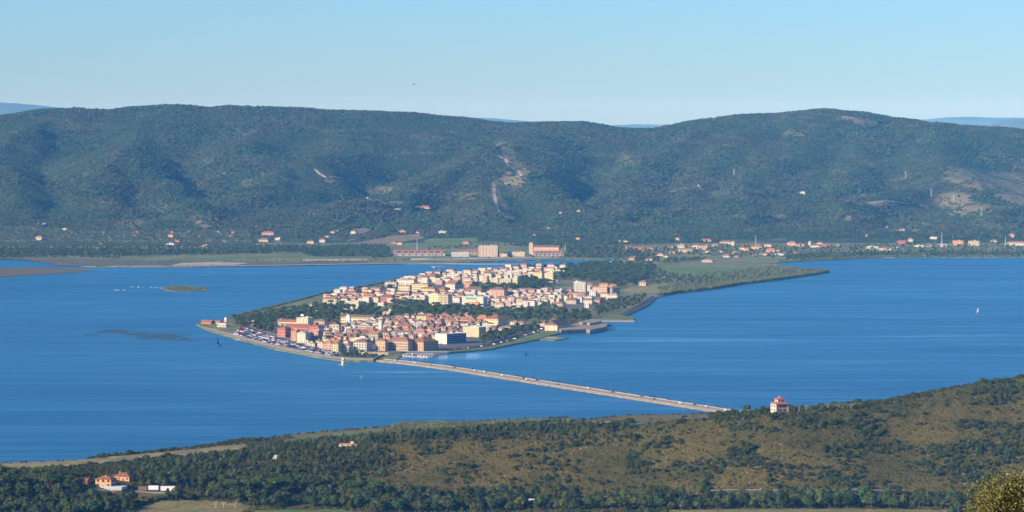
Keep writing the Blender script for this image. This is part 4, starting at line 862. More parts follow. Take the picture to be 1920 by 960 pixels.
# ------------------------------------------------------------------ cars
M_paint = mat('car_paint', objcol=True, rough=.35, spec=.5); M_tyre = mat('tyre', (.02, .02, .02), .9, .1)
def car_mesh(L=4.3, W=1.8, H=1.5, van=False):
    mb = MB(); a = L / 2; b = W / 2
    prof = [(-a, .35), (-a, .85), (-a * .62, .95), (-a * .30, H) , (a * .55, H), (a * .88, .95), (a, .85), (a, .35)] if not van else [(-a, .35), (-a, .95), (-a * .8, 1.1), (-a * .55, H), (a * .98, H), (a, 1.0), (a, .8), (a, .35)]
    n = len(prof); vs = [(x, -b * (.82 if z > 1.2 else 1), z) for x, z in prof] + [(x, b * (.82 if z > 1.2 else 1), z) for x, z in prof]
    fs = [tuple(range(n - 1, -1, -1)), tuple(range(n, 2 * n))] + [(i, (i + 1) % n, n + (i + 1) % n, n + i) for i in range(n)]
    mb.add(vs, fs, 0); g = b * .93
    for s in (-1, 1): mb.add([(-a*.50, s*(g+.03), .98), (a*.72, s*(g+.03), .98), (a*.50, s*(b*.84+.02), H - .1), (-a*.27, s*(b*.84+.02), H - .1)], [(0,1,2,3) if s < 0 else (3,2,1,0)], 1)
    mb.add([(-a*.60, -g*.85, 1.0), (-a*.60, g*.85, 1.0), (-a*.33, g*.8, H - .08), (-a*.33, -g*.8, H - .08)], [(0,3,2,1)], 1); mb.add([(a*.87, -g*.85, 1.0), (a*.87, g*.85, 1.0), (a*.60, g*.8, H - .06), (a*.60, -g*.8, H - .06)], [(0,1,2,3)], 1)
    for x in (-a*.62, a*.62):
        for s in (-1, 1): mb.tube((x, s*(b - .22), .33), (x, s*(b + .02), .33), .33, .33, 8, 2)
    return mb.mesh('car', [M_paint, M_glass, M_tyre])
CARM = [car_mesh(), car_mesh(4.0, 1.75, 1.55), car_mesh(4.7, 1.85, 1.45)]; VANM = car_mesh(6.0, 2.1, 2.5, True)
CARC = [('white', (.80,.80,.78)), ('white', (.78,.78,.76)), ('silver', (.50,.51,.53)), ('grey', (.22,.23,.24)), ('black', (.03,.03,.035)), ('dark blue', (.03,.05,.14)), ('red', (.42,.04,.03)), ('white', (.82,.82,.80))]
def car(p, ang, z, where, grp, van=False):
    cn, cc = random.choice(CARC); o = link('parked_van' if van else 'parked_car', VANM if van else random.choice(CARM), None, (p[0], p[1], z), ang); o.color = (*cc, 1)
    kd = 'van' if van else 'car'; ranked(o, f"{cn} {kd}", f"{cn} {kd}s", where); return tag(o, f"{cn} {kd} {where}", kd, grp)
random.seed(5)
low = [(436,627.3),(475,637),(520,648),(560,655),(590,661.8),(620,666.8),(648,669)]; up = [(456,609),(480,617.5),(505,626.5),(522,632.5),(555,642.3),(600,653.3),(640,661.3)]
ncar = 0
for k, f in enumerate((.06, .24, .42, .60, .78, .94)):
    path = [Vector((*P(a * (1 - f) + c * f, b * (1 - f) + d * f, 2.0), 0)) for (a, b), (c, d) in zip(low, up)]
    Lt = sum((q - p).length for p, q in zip(path[:-1], path[1:])); s = 6.0
    while s < Lt - 5 and ncar < 200:
        p, d = along(path, s)
        if random.random() < .80:
            perp = k % 2 == 0; u_ = float(px_of(p.x, p.y)); spot = 'below the palace' if u_ < 560 else ('below the green front' if u_ < 600 else 'by the hotel'); spot = 'at the left end' if u_ < 500 else spot; ang = math.atan2(d.y, d.x) + (R(90) if not perp else R(60)) + random.gauss(0, .05)
            car(p, ang, 1.78, ['in the waterside row', 'in the second row', 'in the third row', 'in the fourth row', 'in the fifth row', 'in the row beside the avenue'][k] + ' ' + spot, 'cars parked along the left shore of the town', random.random() < .07); ncar += 1
        s += random.uniform(7.5, 13) if True else 3
rp = [Vector((*P(a, b, 2), 0)) for a, b in [(842,656.5),(880,653),(920,647.5),(960,637.5),(1000,624),(1018,616.5)]]; Lt = sum((q - p).length for p, q in zip(rp[:-1], rp[1:])); s = 4
while s < Lt:
    p, d = along(rp, s); ang = math.atan2(d.y, d.x) + R(70)
    if random.random() < .7: car(p, ang, 1.9, 'on the right shore road, ' + ('below the white block' if s < 130 else ('among the shore trees' if s < 330 else 'near the gabled hall')), 'cars along the right shore road')
    s += random.uniform(8, 22)
s = 30.0
while s < 880:
    p, d = along(cw, s); n = Vector((-d.y, d.x, 0)) * random.choice((-1.6, 4.0))
    car(p + n, math.atan2(d.y, d.x) + (0 if random.random() < .5 else math.pi), 1.5, 'on the causeway ' + ('near the town end' if s < 220 else ('on the middle stretch' if s < 520 else 'near the wooded hill')), 'cars driving over the causeway'); s += random.uniform(18, 70)

# ------------------------------------------------------------------ windmill, marker, sailing boat, birds
x, y = P(644, 684.5, 0); wmr = empty('windmill_tower', (x, y, 0)); m_ = y / F
mb = MB(); mb.lathe([(3.9,-1),(3.8,.5),(3.3,.9),(2.75,1.0),(2.45,8.3),(2.6,8.35),(2.6,8.7)], 18); o = link('wall', mb.mesh('wall', [mat('mill_stone', (.62,.52,.34), .9, .1, var=.25, vscale=.5, bump=.05)]), wmr)
mb = MB(); mb.lathe([(2.5,8.7),(1.9,9.5),(.9,10.1),(.02,10.3)], 18); link('roof', mb.mesh('roof', [bpy.data.materials['mill_stone']]), wmr)
for a in (-20, 60): 
    o = link('window', WIN[1], wmr, (math.sin(R(a)) * 2.62, -math.cos(R(a)) * 2.62, 5.2), R(a))
o = link('door', DOOR, wmr, (0, -2.76, 1.0)); o.color = (.12, .08, .05, 1)
mb = MB()
for k in range(26):
    t = random.uniform(0, 6.28); q = random.uniform(3.3, 5.6); s = random.uniform(.4, 1.0); vs = ICO1[0] * np.array([s, s, s * .6]) + rng.normal(0, .08, ICO1[0].shape) + np.array([math.cos(t) * q * 1.3, math.sin(t) * q, .1]); mb.add(vs, ICO1[1])
o = link('rock_footing', mb.mesh('rock_footing', [M_stone]), wmr); o['kind'] = 'stuff'
tag(wmr, 'round cream stone windmill tower without sails standing in the water', 'windmill')
x, y = P(678, 709, 0); mk = empty('shrine_marker', (x, y, 0)); mb = MB(); 
for k in range(14):
    s = random.uniform(.3, .8); vs = ICO1[0] * s + np.array([random.uniform(-1.8, 1.8), random.uniform(-1.2, 1.2), .1]); mb.add(vs, ICO1[1])
o = link('rocks', mb.mesh('rocks', [M_stone]), mk); o['kind'] = 'stuff'; mb = MB(); mb.box(-.7, .7, -.6, .6, 0, 1.6, 0); mb.lathe([(.45,1.6),(.5,2.4),(.3,3.0),(.42,3.4),(.3,3.8),(.02,4.1)], 8); link('statue', mb.mesh('statue', [M_conc]), mk)
tag(mk, 'small pale statue on a heap of rocks alone in the water near the windmill', 'marker')
def sailboat(px, row, scale, label, ang=.4):
    x, y = P(px, row, 0); r_ = empty('sailing_boat', (x, y, 0), ang); mb = MB(); n = 9; L = 4.2 * scale
    st = [(-1, .6, .9), (-.6, .95, .8), (0, 1.0, .75), (.6, .65, .85), (1, .02, 1.0)]; vs = []
    for t, b, h in st: vs += [(t * L, -b * 1.25 * scale, h * scale), (t * L * .95, 0, -.35 * scale), (t * L, b * 1.25 * scale, h * scale)]
    fs = []
    for i in range(4): k = 3 * i; fs += [(k, k+3, k+4, k+1), (k+1, k+4, k+5, k+2), (k, k+2, k+5, k+3)]
    fs.append((0, 1, 2)); mb.add(vs, fs); link('hull', mb.mesh('hull', [M_white]), r_)
    mb = MB(); mb.tube((.4 * scale, 0, 0), (.4 * scale, 0, 10.5 * scale), .09, .05, 6, 0); mb.tube((.4 * scale, 0, 1.6 * scale), (-3.2 * scale, .3, 1.6 * scale), .07, .06, 5, 0); link('mast', mb.mesh('mast', [M_conc]), r_)
    def sail(nm, A, Bp, Cc):
        vs = []; N = 6
        for i in range(N + 1):
            for j in range(N + 1 - i):
                a, b = i / N, j / N; c = 1 - a - b; p = Vector(A) * c + Vector(Bp) * a + Vector(Cc) * b; p.y += 2.2 * scale * a * b * 1.5 + 1.6 * scale * c * a * .6; vs.append(tuple(p))
        idx = {}; q = 0
        for i in range(N + 1):
            for j in range(N + 1 - i): idx[i, j] = q; q += 1
        fs = []
        for i in range(N):
            for j in range(N - i):
                fs.append((idx[i, j], idx[i + 1, j], idx[i, j + 1]))
                if j < N - i - 1: fs.append((idx[i + 1, j], idx[i + 1, j + 1], idx[i, j + 1]))
        link(nm, pymesh(nm, vs, fs, [M_white], smooth=True), r_)
    sail('mainsail', (.3 * scale, 0, 1.8 * scale), (.35 * scale, 0, 10.2 * scale), (-3.1 * scale, .5, 1.8 * scale)); sail('jib', (.5 * scale, 0, 1.4 * scale), (.5 * scale, 0, 9 * scale), (4.0 * scale, 0, 1.1 * scale))
    return tag(r_, label, 'sailing boat')
sailboat(1834, 587, .92, 'white sailing boat under full sail alone on the right lagoon', .5)
M_bird = mat('dark_feathers', (.03, .028, .028), .7, .2)
def bird(px, row, D, roll, yaw, label, s=1.0):
    x, y, z = PD(px, row, D); r_ = empty('bird', (x, y, z)); r_.rotation_euler = (0, roll, yaw); r_.scale = (s, s, s); mb = MB()
    mb.add([tuple(v) for v in (ICO1[0] * np.array([.025, .075, .022]))], ICO1[1]); link('body', mb.mesh('body', [M_bird], True), r_)
    mb = MB(); mb.add([(-.02, -.06, 0), (.02, -.06, 0), (.05, -.15, .004), (0, -.10, 0), (-.05, -.15, .004)], [(0, 1, 3), (1, 2, 3), (0, 3, 4)]); link('tail', mb.mesh('tail', [M_bird]), r_)
    for sgn in (-1, 1):
        mb = MB(); mb.add([(sgn*.015, .035, .005), (sgn*.08, .055, .03), (sgn*.21, -.03, .05), (sgn*.09, .012, .03), (sgn*.015, -.02, .005), (sgn*.08, .05, .024), (sgn*.015, .03, -.004)], [(0,1,3,4), (1,2,3), (6,5,2), (6,0,1,5)]); link('wing', mb.mesh('wing', [M_bird]), r_)
    return tag(r_, label, 'bird')
bird(409, 643, 95, R(68), R(-10), 'dark swift banking steeply over the water below the left tip of the peninsula', 1.0)
bird(987, 665, 120, R(-55), R(60), 'small dark swift flying over the lagoon right of the town', .8)
bird(776, 158.5, 170, R(20), R(70), 'tiny dark bird high in the pale sky', .8)
# row of white posts and the weed patches on the left lagoon
pm = MB(); pm.tube((0, 0, -1), (0, 0, 2.2), .35, .3, 6); PM = pm.mesh('post', [M_white])
for i in range(30):
    a = random.uniform(245, 306) if i > 7 else random.uniform(215, 236); r0 = np.interp(a, [215, 236, 245, 306], [544.5, 544.3, 538.5, 540.8]) + random.uniform(-.3, .3)
    o = link('mooring_post', PM, None, (*P(a, r0, 0), 0)); o.scale = (1, 1, random.uniform(.5, 1.1)); ranked(o, 'white post', 'white posts', 'in the water beside the grassy islet'); tag(o, None, 'post', 'white posts beside the islet')
mb = MB()
for cx_, cy_, rx_, ry_, n in ((215, 621, 30, 3.0, 90), (170, 628, 12, .8, 14), (300, 631, 45, 5.5, 170), (262, 626, 25, 1.5, 40), (340, 637, 22, 2, 30)):
    for k in range(n):
        a = cx_ + random.gauss(0, .5) * rx_; b = cy_ + random.gauss(0, .5) * ry_; x, y = P(a, b, 0); rx = random.uniform(3, 14); ry = random.uniform(4, 12); t0 = random.uniform(0, 1)
        mb.add([(x + rx * math.cos(t0 + t * 1.05) * random.uniform(.6, 1.1), y + ry * math.sin(t0 + t * 1.05) * random.uniform(.6, 1.1), .03 + k * .0008) for t in range(6)], [(0, 1, 2, 3, 4, 5)])
tag(link('seaweed', mb.mesh('seaweed', [mat('wet_weed', (.052, .090, .105), .6, .3, var=.3, vscale=.2)])), 'dark drifting weed patches on the left lagoon', 'seaweed', kind='stuff')

# ------------------------------------------------------------------ quay, railing, marina, fort
qa, qb = Vector((*P(722, 661.5, 2), 0)), Vector((*P(842, 661.5, 2), 0))
def wall_line(name, pts, z0, z1, th, material, label, cat, **k):
    mb = MB()
    for p, q in zip(pts[:-1], pts[1:]):
        p = Vector((p[0], p[1], 0)); q = Vector((q[0], q[1], 0)); d = (q - p); L = d.length; M = Matrix.Translation(p) @ Matrix.Rotation(math.atan2(d.y, d.x), 4, 'Z'); mb.box(0, L, -th/2, th/2, z0, z1, 0, M, bottom=True)
    return tag(link(name, mb.mesh(name, [material])), label, cat, **k)
wall_line('quay_wall', [P(700, 675.5, 2), P(722, 663, 2), P(760, 660.3, 2), P(836, 660.6, 2)], -1, 3.0, 1.2, mat('dark_quay_stone', (.12, .11, .10), .9, .1, var=.3, vscale=.2), 'dark stone quay wall below the peach palaces', 'quay wall')
rl_ = empty('quay_railing', (qa.x, qa.y, 3.0)); n = 24; pts = [Vector((*P(724 + 116 * i / n, np.interp(724 + 116 * i / n, [722, 760, 842], [663, 660.3, 660.9]), 3), 3)) for i in range(n + 1)]
pmb = MB(); pmb.box(-.35, .35, -.35, .35, 0, 1.5, 0); RP = pmb.mesh('pillar', [M_white])
for i, p in enumerate(pts):
    link('pillar', RP, rl_, p - rl_.location)
    if i < n:
        mb = MB(); q = pts[i + 1]; mb.tube(p - rl_.location + Vector((0, 0, 1.1)), q - rl_.location + Vector((0, 0, 1.1)), .12, .12, 4); link('rail', mb.mesh('rail', [M_white]), rl_)
tag(rl_, 'white pillared railing on top of the quay below the peach palaces', 'railing')
wall_line('garden_wall', [P(672, 663, 2), P(690, 665, 2), P(728, 665, 2)], 1, 5.2, .8, mat('old_yellow_plaster', (.62, .52, .30), .9, .1, var=.25, vscale=.2), 'crumbling yellow garden wall at the town end of the causeway', 'wall')
# boats
def boat_mesh(L, cab):
    mb = MB(); st = [(-1, .75, .8), (-.4, .95, .75), (.3, .85, .85), (.75, .45, 1.0), (1, .02, 1.15)]; vs = []; a = L / 2; b = L * .17
    for t, w_, h in st: vs += [(t * a, -w_ * b, h), (t * a * .95, 0, -.3), (t * a, w_ * b, h)]
    fs = []
    for i in range(4): k = 3 * i; fs += [(k, k+3, k+4, k+1), (k+1, k+4, k+5, k+2), (k, k+2, k+5, k+3)]
    fs.append((0, 1, 2)); mb.add(vs, fs, 0)
    if cab: mb.box(-a*.35, a*.3, -b*.55, b*.55, .8, 1.9, 0); mb.box(-a*.2, a*.31, -b*.57, b*.57, 1.3, 1.7, 1)
    else: mb.box(-a*.5, a*.2, -b*.5, b*.5, .8, .95, 2)
    return mb.mesh('boat', [M_white, M_glass, M_bark])
BTM = [boat_mesh(6, True), boat_mesh(5, False), boat_mesh(8, True)]
wall_line('marina_pier', [P(752, 667.5, 0), P(800, 670.5, 0), P(824, 665, 0)], -1, .9, 2.4, M_conc, 'floating pier bent round the small marina', 'pier')
wall_line('marina_pier', [P(757, 663.5, 0), P(815, 663.5, 0)], -1, .9, 2.0, M_conc, 'inner landing stage of the marina under the quay wall', 'pier')
for i in range(44):
    if random.random() < .3: continue
    lane = i % 4; a = 757 + (i // 4) * 5.4 + random.uniform(-1, 1); r0 = (664.8, 662.6, 668.0, 669.6)[lane] + (a - 785) * (.02 if lane > 1 else 0)
    if lane > 1: r0 = np.interp(a, [752, 800, 824], [667.5, 670.5, 665]) + (-1.5 if lane == 2 else 1.0)
    o = link('moored_boat', random.choice(BTM), None, (*P(a, r0, 0), 0), random.gauss(1.35, .12)); ranked(o, 'white boat', 'white boats', ('in the third row', 'in the row under the quay wall', 'in the second row', 'in the front row')[lane] + ' of the small marina'); tag(o, None, 'boat', 'boats moored in the small marina')
for a, b in ((1064,620.8),(1070,620.2),(1077,620.2),(1084,620.4),(1092,619.4)):
    o = link('moored_boat', BTM[0], None, (*P(a, b, 0), 0), 1.2); ranked(o, 'white boat', 'white boats', 'moored under the lakeside fort wall'); tag(o, None, 'boat', 'boats below the fort wall')
tag(link('moored_boat', BTM[2], None, (*P(1186, 603, 0), 0), .3), 'white boat off the end of the eastern pier', 'boat'); 
wall_line('jetty', [P(440, 637.5, 0), P(456, 638, 0)], -1, .8, 2.2, M_conc, 'short grey jetty off the left shore below the car park', 'jetty')
# lake fort
FT = [(1046,612),(1052,619.3),(1099,617),(1106,618.6),(1137,612.4),(1139,608),(1128,604.5),(1080,606)]
o = sheet('lakeside_fort', FT, 6.0, M_stone, 5.5, kind=None); tag(o, 'low brown stone fort wall on the water at the right end of the old town', 'fort')
FT2 = [(1085,612),(1092,613.5),(1100,613),(1106,614.5),(1126,610.8),(1128,606.5),(1108,606)]; o = slab('bastion', [P(a, b, 2) for a, b in FT2], 9.0, M_stone, 3.2, kind=None); tag(o, 'higher brown bastion inside the lakeside fort', 'bastion')
fin = MB(); fin.box(-1.1, 1.1, -.8, .8, 0, 9, 0); fin.box(-1.4, 1.4, -1.1, 1.1, 9, 9.6, 0, bottom=True); FN = fin.mesh('pillar', [M_white])
for a in (1051, 1056, 1062, 1067): _o = tag(link('stone_pillar', FN, None, (*P(a, 614.5, 2), 1.5), -R(25)), None, 'pillar', 'white pillars behind the lakeside hall'); ranked(_o, 'white pillar', 'tall white pillars', 'behind the lakeside hall')
# tower crane behind the north shore flats
x, y = P(823, 521, 2); cr = empty('tower_crane', (x, y, 2)); M_crane = mat('crane_paint', (.55, .22, .12), .6, .3)
mb = MB(); [mb.tube((sx, sy, 0), (sx, sy, 23), .12, .12, 4) for sx in (-.6, .6) for sy in (-.6, .6)]; [mb.tube((-.6, -.6, k * 1.8), (.6, -.6, k * 1.8 + 1.8), .08, .08, 4) for k in range(12)]; link('mast', mb.mesh('mast', [M_crane]), cr)
mb = MB(); [mb.tube((-12, sy, 23.2), (20, sy, 23.2), .14, .14, 4) for sy in (-.5, .5)]; mb.tube((-12, 0, 24.6), (20, 0, 24.0), .12, .1, 4); mb.tube((0, 0, 23), (0, 0, 27), .2, .1, 4); o = link('jib', mb.mesh('jib', [M_crane]), cr); o.rotation_euler.z = R(160)
mb = MB(); mb.box(-12.5, -9.5, -.8, .8, 20.8, 23, 0, bottom=True); o = link('counterweight', mb.mesh('counterweight', [M_white]), cr); o.rotation_euler.z = R(-8); tag(cr, 'small tower crane rising over the white flats of the north shore', 'crane')

# ------------------------------------------------------------------ hamlets and farms on the far plain
def FH(px, row, wpx, hpx, wall='w', rc='t', roof=None, side=None, mark=None, label=None, cat='villa', name='villa', fl=None, **k):
    z = float(hill_z(np.array([P(px, row, 2)[0]]), np.array([P(px, row, 2)[1]]))[0]) if row >= 455 else None
    if z is None: X, Y, z = hit(px, row, hill_z, 8300, 11400, 6)
    else: X, Y = P(px, row, z)
    m = Y / F; w = wpx * m / math.cos(R(20)); h = max(3.2, hpx * .72 * m); d = (side or 3.5) * m / math.sin(R(20))
    return building(X, Y, z - .2, -R(20), w, min(d, 16), h, roof or 'h', wall, rc, floors=fl or max(1, round(h / 3.6)), label=label, cat=cat, name=name, chim=0, cols=max(2, int(w / 4)), landmark=mark, group='villas and farms of the far shore')
n0 = len(BUILT)
FH(75,451,12,10,'c','n',fl=3,mark='cream villa in the olive grove',label='square cream villa alone among the olive rows at far left')
FH(123,432,9,5,'w','t'); FH(83,423,5,4,'w','w','f'); FH(322,446,10,8,'o','t',mark='orange villa of the left foothills',label='orange villa with white upper floor at the foot of the left hills'); FH(324,437,5,4); FH(321,461,15,5,'w','w',mark='long white villa below the olives',label='long white villa below the orange villa'); FH(334,455,9,5,'k','r'); FH(387,465,12,7,'w','r'); FH(190,459,8,3,'c','n'); FH(196,437,4,3,'c'); FH(258,437,7,3,'o','r'); FH(254,443,6,3); FH(410,436,7,3); FH(440,437,7,3,'w','r'); FH(435,444,9,3,'b','n'); FH(356,436,5,3,'k')
FH(504,442,23,8,'k','r',mark='pink farm of the left plain',label='long pink farm with red roof at the foot of the left hills'); FH(496,453,18,6,'p','n'); FH(522,450,9,5,'y','w','f'); FH(481,426,5,3); FH(584,457,13,7,'p','n'); FH(606,454,11,7,'w','t'); FH(615,446,9,4); FH(625,437,8,4,'w','r'); FH(633,434,6,3); FH(664,439,9,8,'c','n',mark='cream tower farm',label='tall cream farmhouse beside the slanting olive rows'); FH(755,437,15,5,'p','t'); FH(784,437,6,3); FH(740,457,10,3,'k','r'); FH(751,459,10,5,'y','r'); FH(831,438,14,6,'w','w','f',mark='white hill villa',label='white villa with terraces on the slope above the old factory'); FH(875,457,12,5,'o','t'); FH(1030,430,6,4); FH(1003,442,4,3); FH(1085,449,8,4,'p'); FH(745,394,14,3,'w','w','f'); FH(797,391,20,3,'p','r'); FH(1086,396,6,3,'p'); FH(1052,400,4,3); FH(1506,364,9,4,'w','w','f'); FH(1664,427,3,4); 
FH(1162,454,7,4,'c'); FH(1174,455,9,5,'c','n'); FH(1178,467,18,5,'k','r'); FH(1198,470,22,7,'p','r',mark='long red-roofed rows of the hamlet',label='long peach row with red roofs at the left end of the hamlet'); FH(1218,468,16,4,'p','r'); FH(1187,488,17,7,'k','t'); FH(1219,489,13,5,'w','n'); FH(1153,494,26,3,'w','w','f',label='long low white greenhouse among the trees right of the town',cat='greenhouse',name='greenhouse'); FH(1238,480,14,6,'c','t'); FH(1250,483,9,5,'y','n'); FH(1262,476,13,5,'p','t'); FH(1260,465,10,4,'w','n')
FH(1278,466,14,10,'w','k','f',fl=3); FH(1286,473,26,8,'y','k',fl=3,mark='yellow flats of the hamlet',label='broad yellow flats in the middle of the hamlet',cat='apartment block',name='apartment_block'); FH(1306,467,14,10,'y','k'); FH(1321,469,15,12,'p','k','f',fl=4,mark='peach flats of the hamlet',label='tall peach flats right of the broad yellow flats',cat='apartment block',name='apartment_block'); FH(1330,474,12,5,'c','t'); FH(1271,450,8,5,'c'); FH(1325,452,20,3,'p','r')
FH(1342,462,11,5,'y','o'); FH(1327,492,20,6,'b','k',label='beige barn beside a bare brown field',cat='barn',name='barn'); FH(1362,456,22,4,'w','n'); FH(1373,461,11,10,'y','k','f',fl=3,mark='square yellow house of the hamlet',label='square yellow house above the right half of the hamlet'); FH(1352,474,9,5,'p','n'); FH(1363,483,12,6,'w','r'); FH(1378,477,8,8,'y','t',fl=2); FH(1382,483,9,3,'k','r'); FH(1393,469,11,7,'c','t'); FH(1401,471,8,8,'o','t'); FH(1420,468,20,8,'p','k'); FH(1424,460,6,3,'p','r'); FH(1441,463,13,7,'c','t'); FH(1446,475,17,10,'o','o',mark='orange villa of the hamlet',label='wide orange villa with orange roof at the right end of the hamlet'); FH(1437,479,22,5,'w','n'); FH(1462,479,16,4,'w','w','f'); FH(1460,472,8,5,'w'); FH(1485,461,16,9,'k','k'); FH(1502,462,16,5,'p','t'); FH(1530,464,18,5,'w','t'); FH(1549,463,17,6,'o','t'); FH(1538,458,10,4,'c'); FH(1572,461,6,4,'o','r'); FH(1491,476,5,4,'c'); FH(1571,472,4,3); FH(1416,480,8,4); FH(1203,475,8,5,'p')
FH(1519,461,4,10,'w','w','f',mark='white church tower of the hamlet',label='slim white church tower right of the hamlet',cat='tower',name='church_tower')
FH(1637,467,22,6,'w','w','f',mark='white sheds on the right shore',label='large white shed near the right shore',cat='shed',name='shed'); FH(1661,469,22,5,'w','t'); FH(1681,467,11,2,'w','w','f'); FH(1692,457,22,5,'r','r',label='wide building with a dull red roof behind the right shore'); FH(1708,453,9,7,'y','y' if False else 'o',mark='small yellow house behind the red roof',label='small yellow house behind the wide dull red roof'); FH(1724,464,17,5,'c','w','f'); FH(1742,463,10,5,'w','g'); FH(1768,463,20,5,'b','g'); FH(1751,448,13,4,'w','w','f'); FH(1797,460,19,12,'o','k','f',fl=4,mark='left orange tower flats',label='orange tower block, left of the two near the right edge',cat='apartment block',name='apartment_block'); FH(1827,461,20,13,'y','k','f',fl=5,mark='right orange tower flats',label='yellow-orange tower block, right of the two near the right edge',cat='apartment block',name='apartment_block'); FH(1864,455,11,6,'w','t'); FH(1898,446,9,9,'p','r'); FH(1906,461,32,9,'w','r',fl=2,label='long white building with a red roof at the right edge',cat='building',name='long_building'); FH(1625,444,7,4); FH(1716,436,8,4,'c'); FH(1693,433,12,4,'b','n'); FH(1873,467,3,3); FH(1500,476,4,3); FH(1733,471,4,2)
# the ruined factory
def FB(xl, xr, ye, yb, roof, wall, rc, label, th=10, d=16, **k):
    a = P(xr, yb, 2); m = a[1] / F; w = (xr - xl) * m / math.cos(R(th)); h = (yb - ye) * m
    cx = a[0] - math.cos(R(th)) * w / 2 + math.sin(R(th)) * d / 2; cy = a[1] + math.sin(R(th)) * w / 2 + math.cos(R(th)) * d / 2
    return building(cx, cy, 1.8, -R(th), w, d, h, roof, wall, rc, label=label, cat='factory', name='factory_building', chim=0, **k)
def sawtooth(xl, xr, ye, yb, n, label, roofrow):
    a = P(xl, yb, 2); b_ = P(xr, yb, 2); m = a[1] / F; r_ = empty('sawtooth_hall', (a[0], a[1], 1.8)); W = (b_[0] - a[0]) / n; h = (yb - ye) * m; D_ = 40
    for k in range(n):
        mb = MB(); mb.box(k * W, (k + 1) * W - .3, 0, D_, 0, h, 0); mb.add([(k*W, 0, h), ((k+1)*W - .3, 0, h), ((k+.5)*W, 0, h + W*.26)], [(0, 1, 2)], 0); link('bay_wall', mb.mesh('bay_wall', [M_conc]), r_)
        mb = MB(); o_ = .5; z1 = h + W * .26 + .25
        mb.add([(k*W - .2, -o_, h + .05), ((k+.5)*W, -o_, z1), ((k+1)*W - .1, -o_, h + .05), (k*W - .2, D_, h + .05), ((k+.5)*W, D_, z1), ((k+1)*W - .1, D_, h + .05)], [(0,1,4,3), (1,2,5,4), (0,2,1), (3,4,5)], 0); o = link('roof', mb.mesh('roof', [M_roof]), r_); col(o, (.40, .20, .15))
        mb = MB(); mb.box((k+.5)*W - 1.6, (k+.5)*W + 1.6, -.08, .1, h * .25, h * .8, 0, bottom=True); link('window', mb.mesh('window', [M_glass]), r_)
    mb = MB(); mb.box(-.5, n * W + .5, D_, D_ + 12, 0, h + roofrow, 0); link('rear_wall', mb.mesh('rear_wall', [M_brick]), r_); mb = MB(); mb.add([(-1, D_ - .6, h + roofrow), (n*W+1, D_ - .6, h + roofrow), (n*W+1, D_+6, h + roofrow + 2.2), (-1, D_+6, h + roofrow + 2.2), (n*W+1, D_+12.5, h + roofrow), (-1, D_+12.5, h + roofrow)], [(0,1,2,3), (3,2,4,5), (0,5,4,1)], 0); o = link('ridge_roof', mb.mesh('ridge_roof', [M_roof]), r_); col(o, (.42, .19, .13))
    tag(r_, label, 'factory hall'); return r_
sawtooth(738, 835, 474.5, 480, 8, 'long ruined brick hall with a sawtooth row of gables, left in the factory', 3.6)
mb = MB(); mb.box(-3.4, 3.4, -3, 3, 0, 14, 0); o = link('factory_tower', mb.mesh('factory_tower', [M_brick]), None, (*P(740, 479, 2), 1.8), -R(10)); tag(o, 'stub brick tower at the left end of the sawtooth hall', 'tower')
FB(846,880,473.5,481,'f','g','g','grey concrete frame building with dark openings in the factory', cols=9, floors=1, win=WIN_BIG); FB(856,896,471,478,'g','n','t','long rusty-roofed shed behind the concrete frame building', cols=6)
FB(897,933,461,481,'f','b','g','tall pale ruined factory block, the highest building of the old works', cols=6, floors=5, win=WIN_BIG, d=22); FB(937,951,475.5,481,'p','b','t','small brown gabled shed right of the tall pale block', cols=2, floors=1); FB(952,984,473,480.5,'f','b','g','low beige roofless range in the middle of the factory', cols=6, floors=1)
FB(992,999,456,480,'f','p','t','square brick tower at the left end of the red-roofed mill', cols=1, floors=4, d=9); FB(1000,1048,463.5,478,'g','p','n','long brick mill with a red roof and a row of arched windows', cols=12, floors=2, d=18); sawtooth(1002, 1057, 474.5, 480, 7, 'ruined sawtooth sheds in front of the red-roofed mill', 2.0)
wall_line('boundary_wall', [P(770,487,2), P(800,486.5,2), P(860,484.8,2)], 1, 4.2, 1, M_white, 'long white wall on the shore before the factory', 'wall'); wall_line('boundary_wall', [P(568,489,2), P(688,488,2)], 1, 5.5, 1, M_conc, 'long pale grey wall on the shore left of the factory', 'wall')
wall_line('railway_bank', [P(440,470,3), P(500,469,3), P(555,467,3)], 1, 6, 4, mat('bank_earth', (.34,.27,.20), .9, .1, var=.3, vscale=.05), 'bare earth bank behind the trees on the left shore', 'embankment')
lmf = [b for b in BUILT[n0:] if b['lm']]
label_buildings(BUILT[n0:], lmf, 'villa', 'villas and farms of the far shore')
# masts and pylons
def mast(px, row, h, label, base=2.2, kind='lattice_mast'):
    if row > 455: X, Y = P(px, row, 2); z = 1.5
    else: X, Y, z = hit(px, row, hill_z, 8300, 11500, 6)
    mb = MB(); 
    for sx in (-1, 1):
        for sy in (-1, 1): mb.tube((sx*base/2, sy*base/2, 0), (sx*.25, sy*.25, h), .28, .18, 4)
    n = max(4, int(h / 4))
    for k in range(n):
        z0, z1 = h * k / n, h * (k + 1) / n; a, b = base/2 + (.25 - base/2) * k / n, base/2 + (.25 - base/2) * (k + 1) / n; mb.tube((-a, -a, z0), (b, -b, z1), .14, .14, 3); mb.tube((a, a, z0), (-b, b, z1), .14, .14, 3)
    if kind == 'pylon':
        for zz in (.7, .82, .94): mb.tube((-h * .16, 0, h * zz), (h * .16, 0, h * zz), .25, .25, 4)
    tag(link(kind, mb.mesh(kind, [mat('galvanised_steel', (.55, .56, .57), .5, .4) if 'galvanised_steel' not in bpy.data.materials else bpy.data.materials['galvanised_steel']]), None, (X, Y, z)), label, 'mast' if kind != 'pylon' else 'pylon')
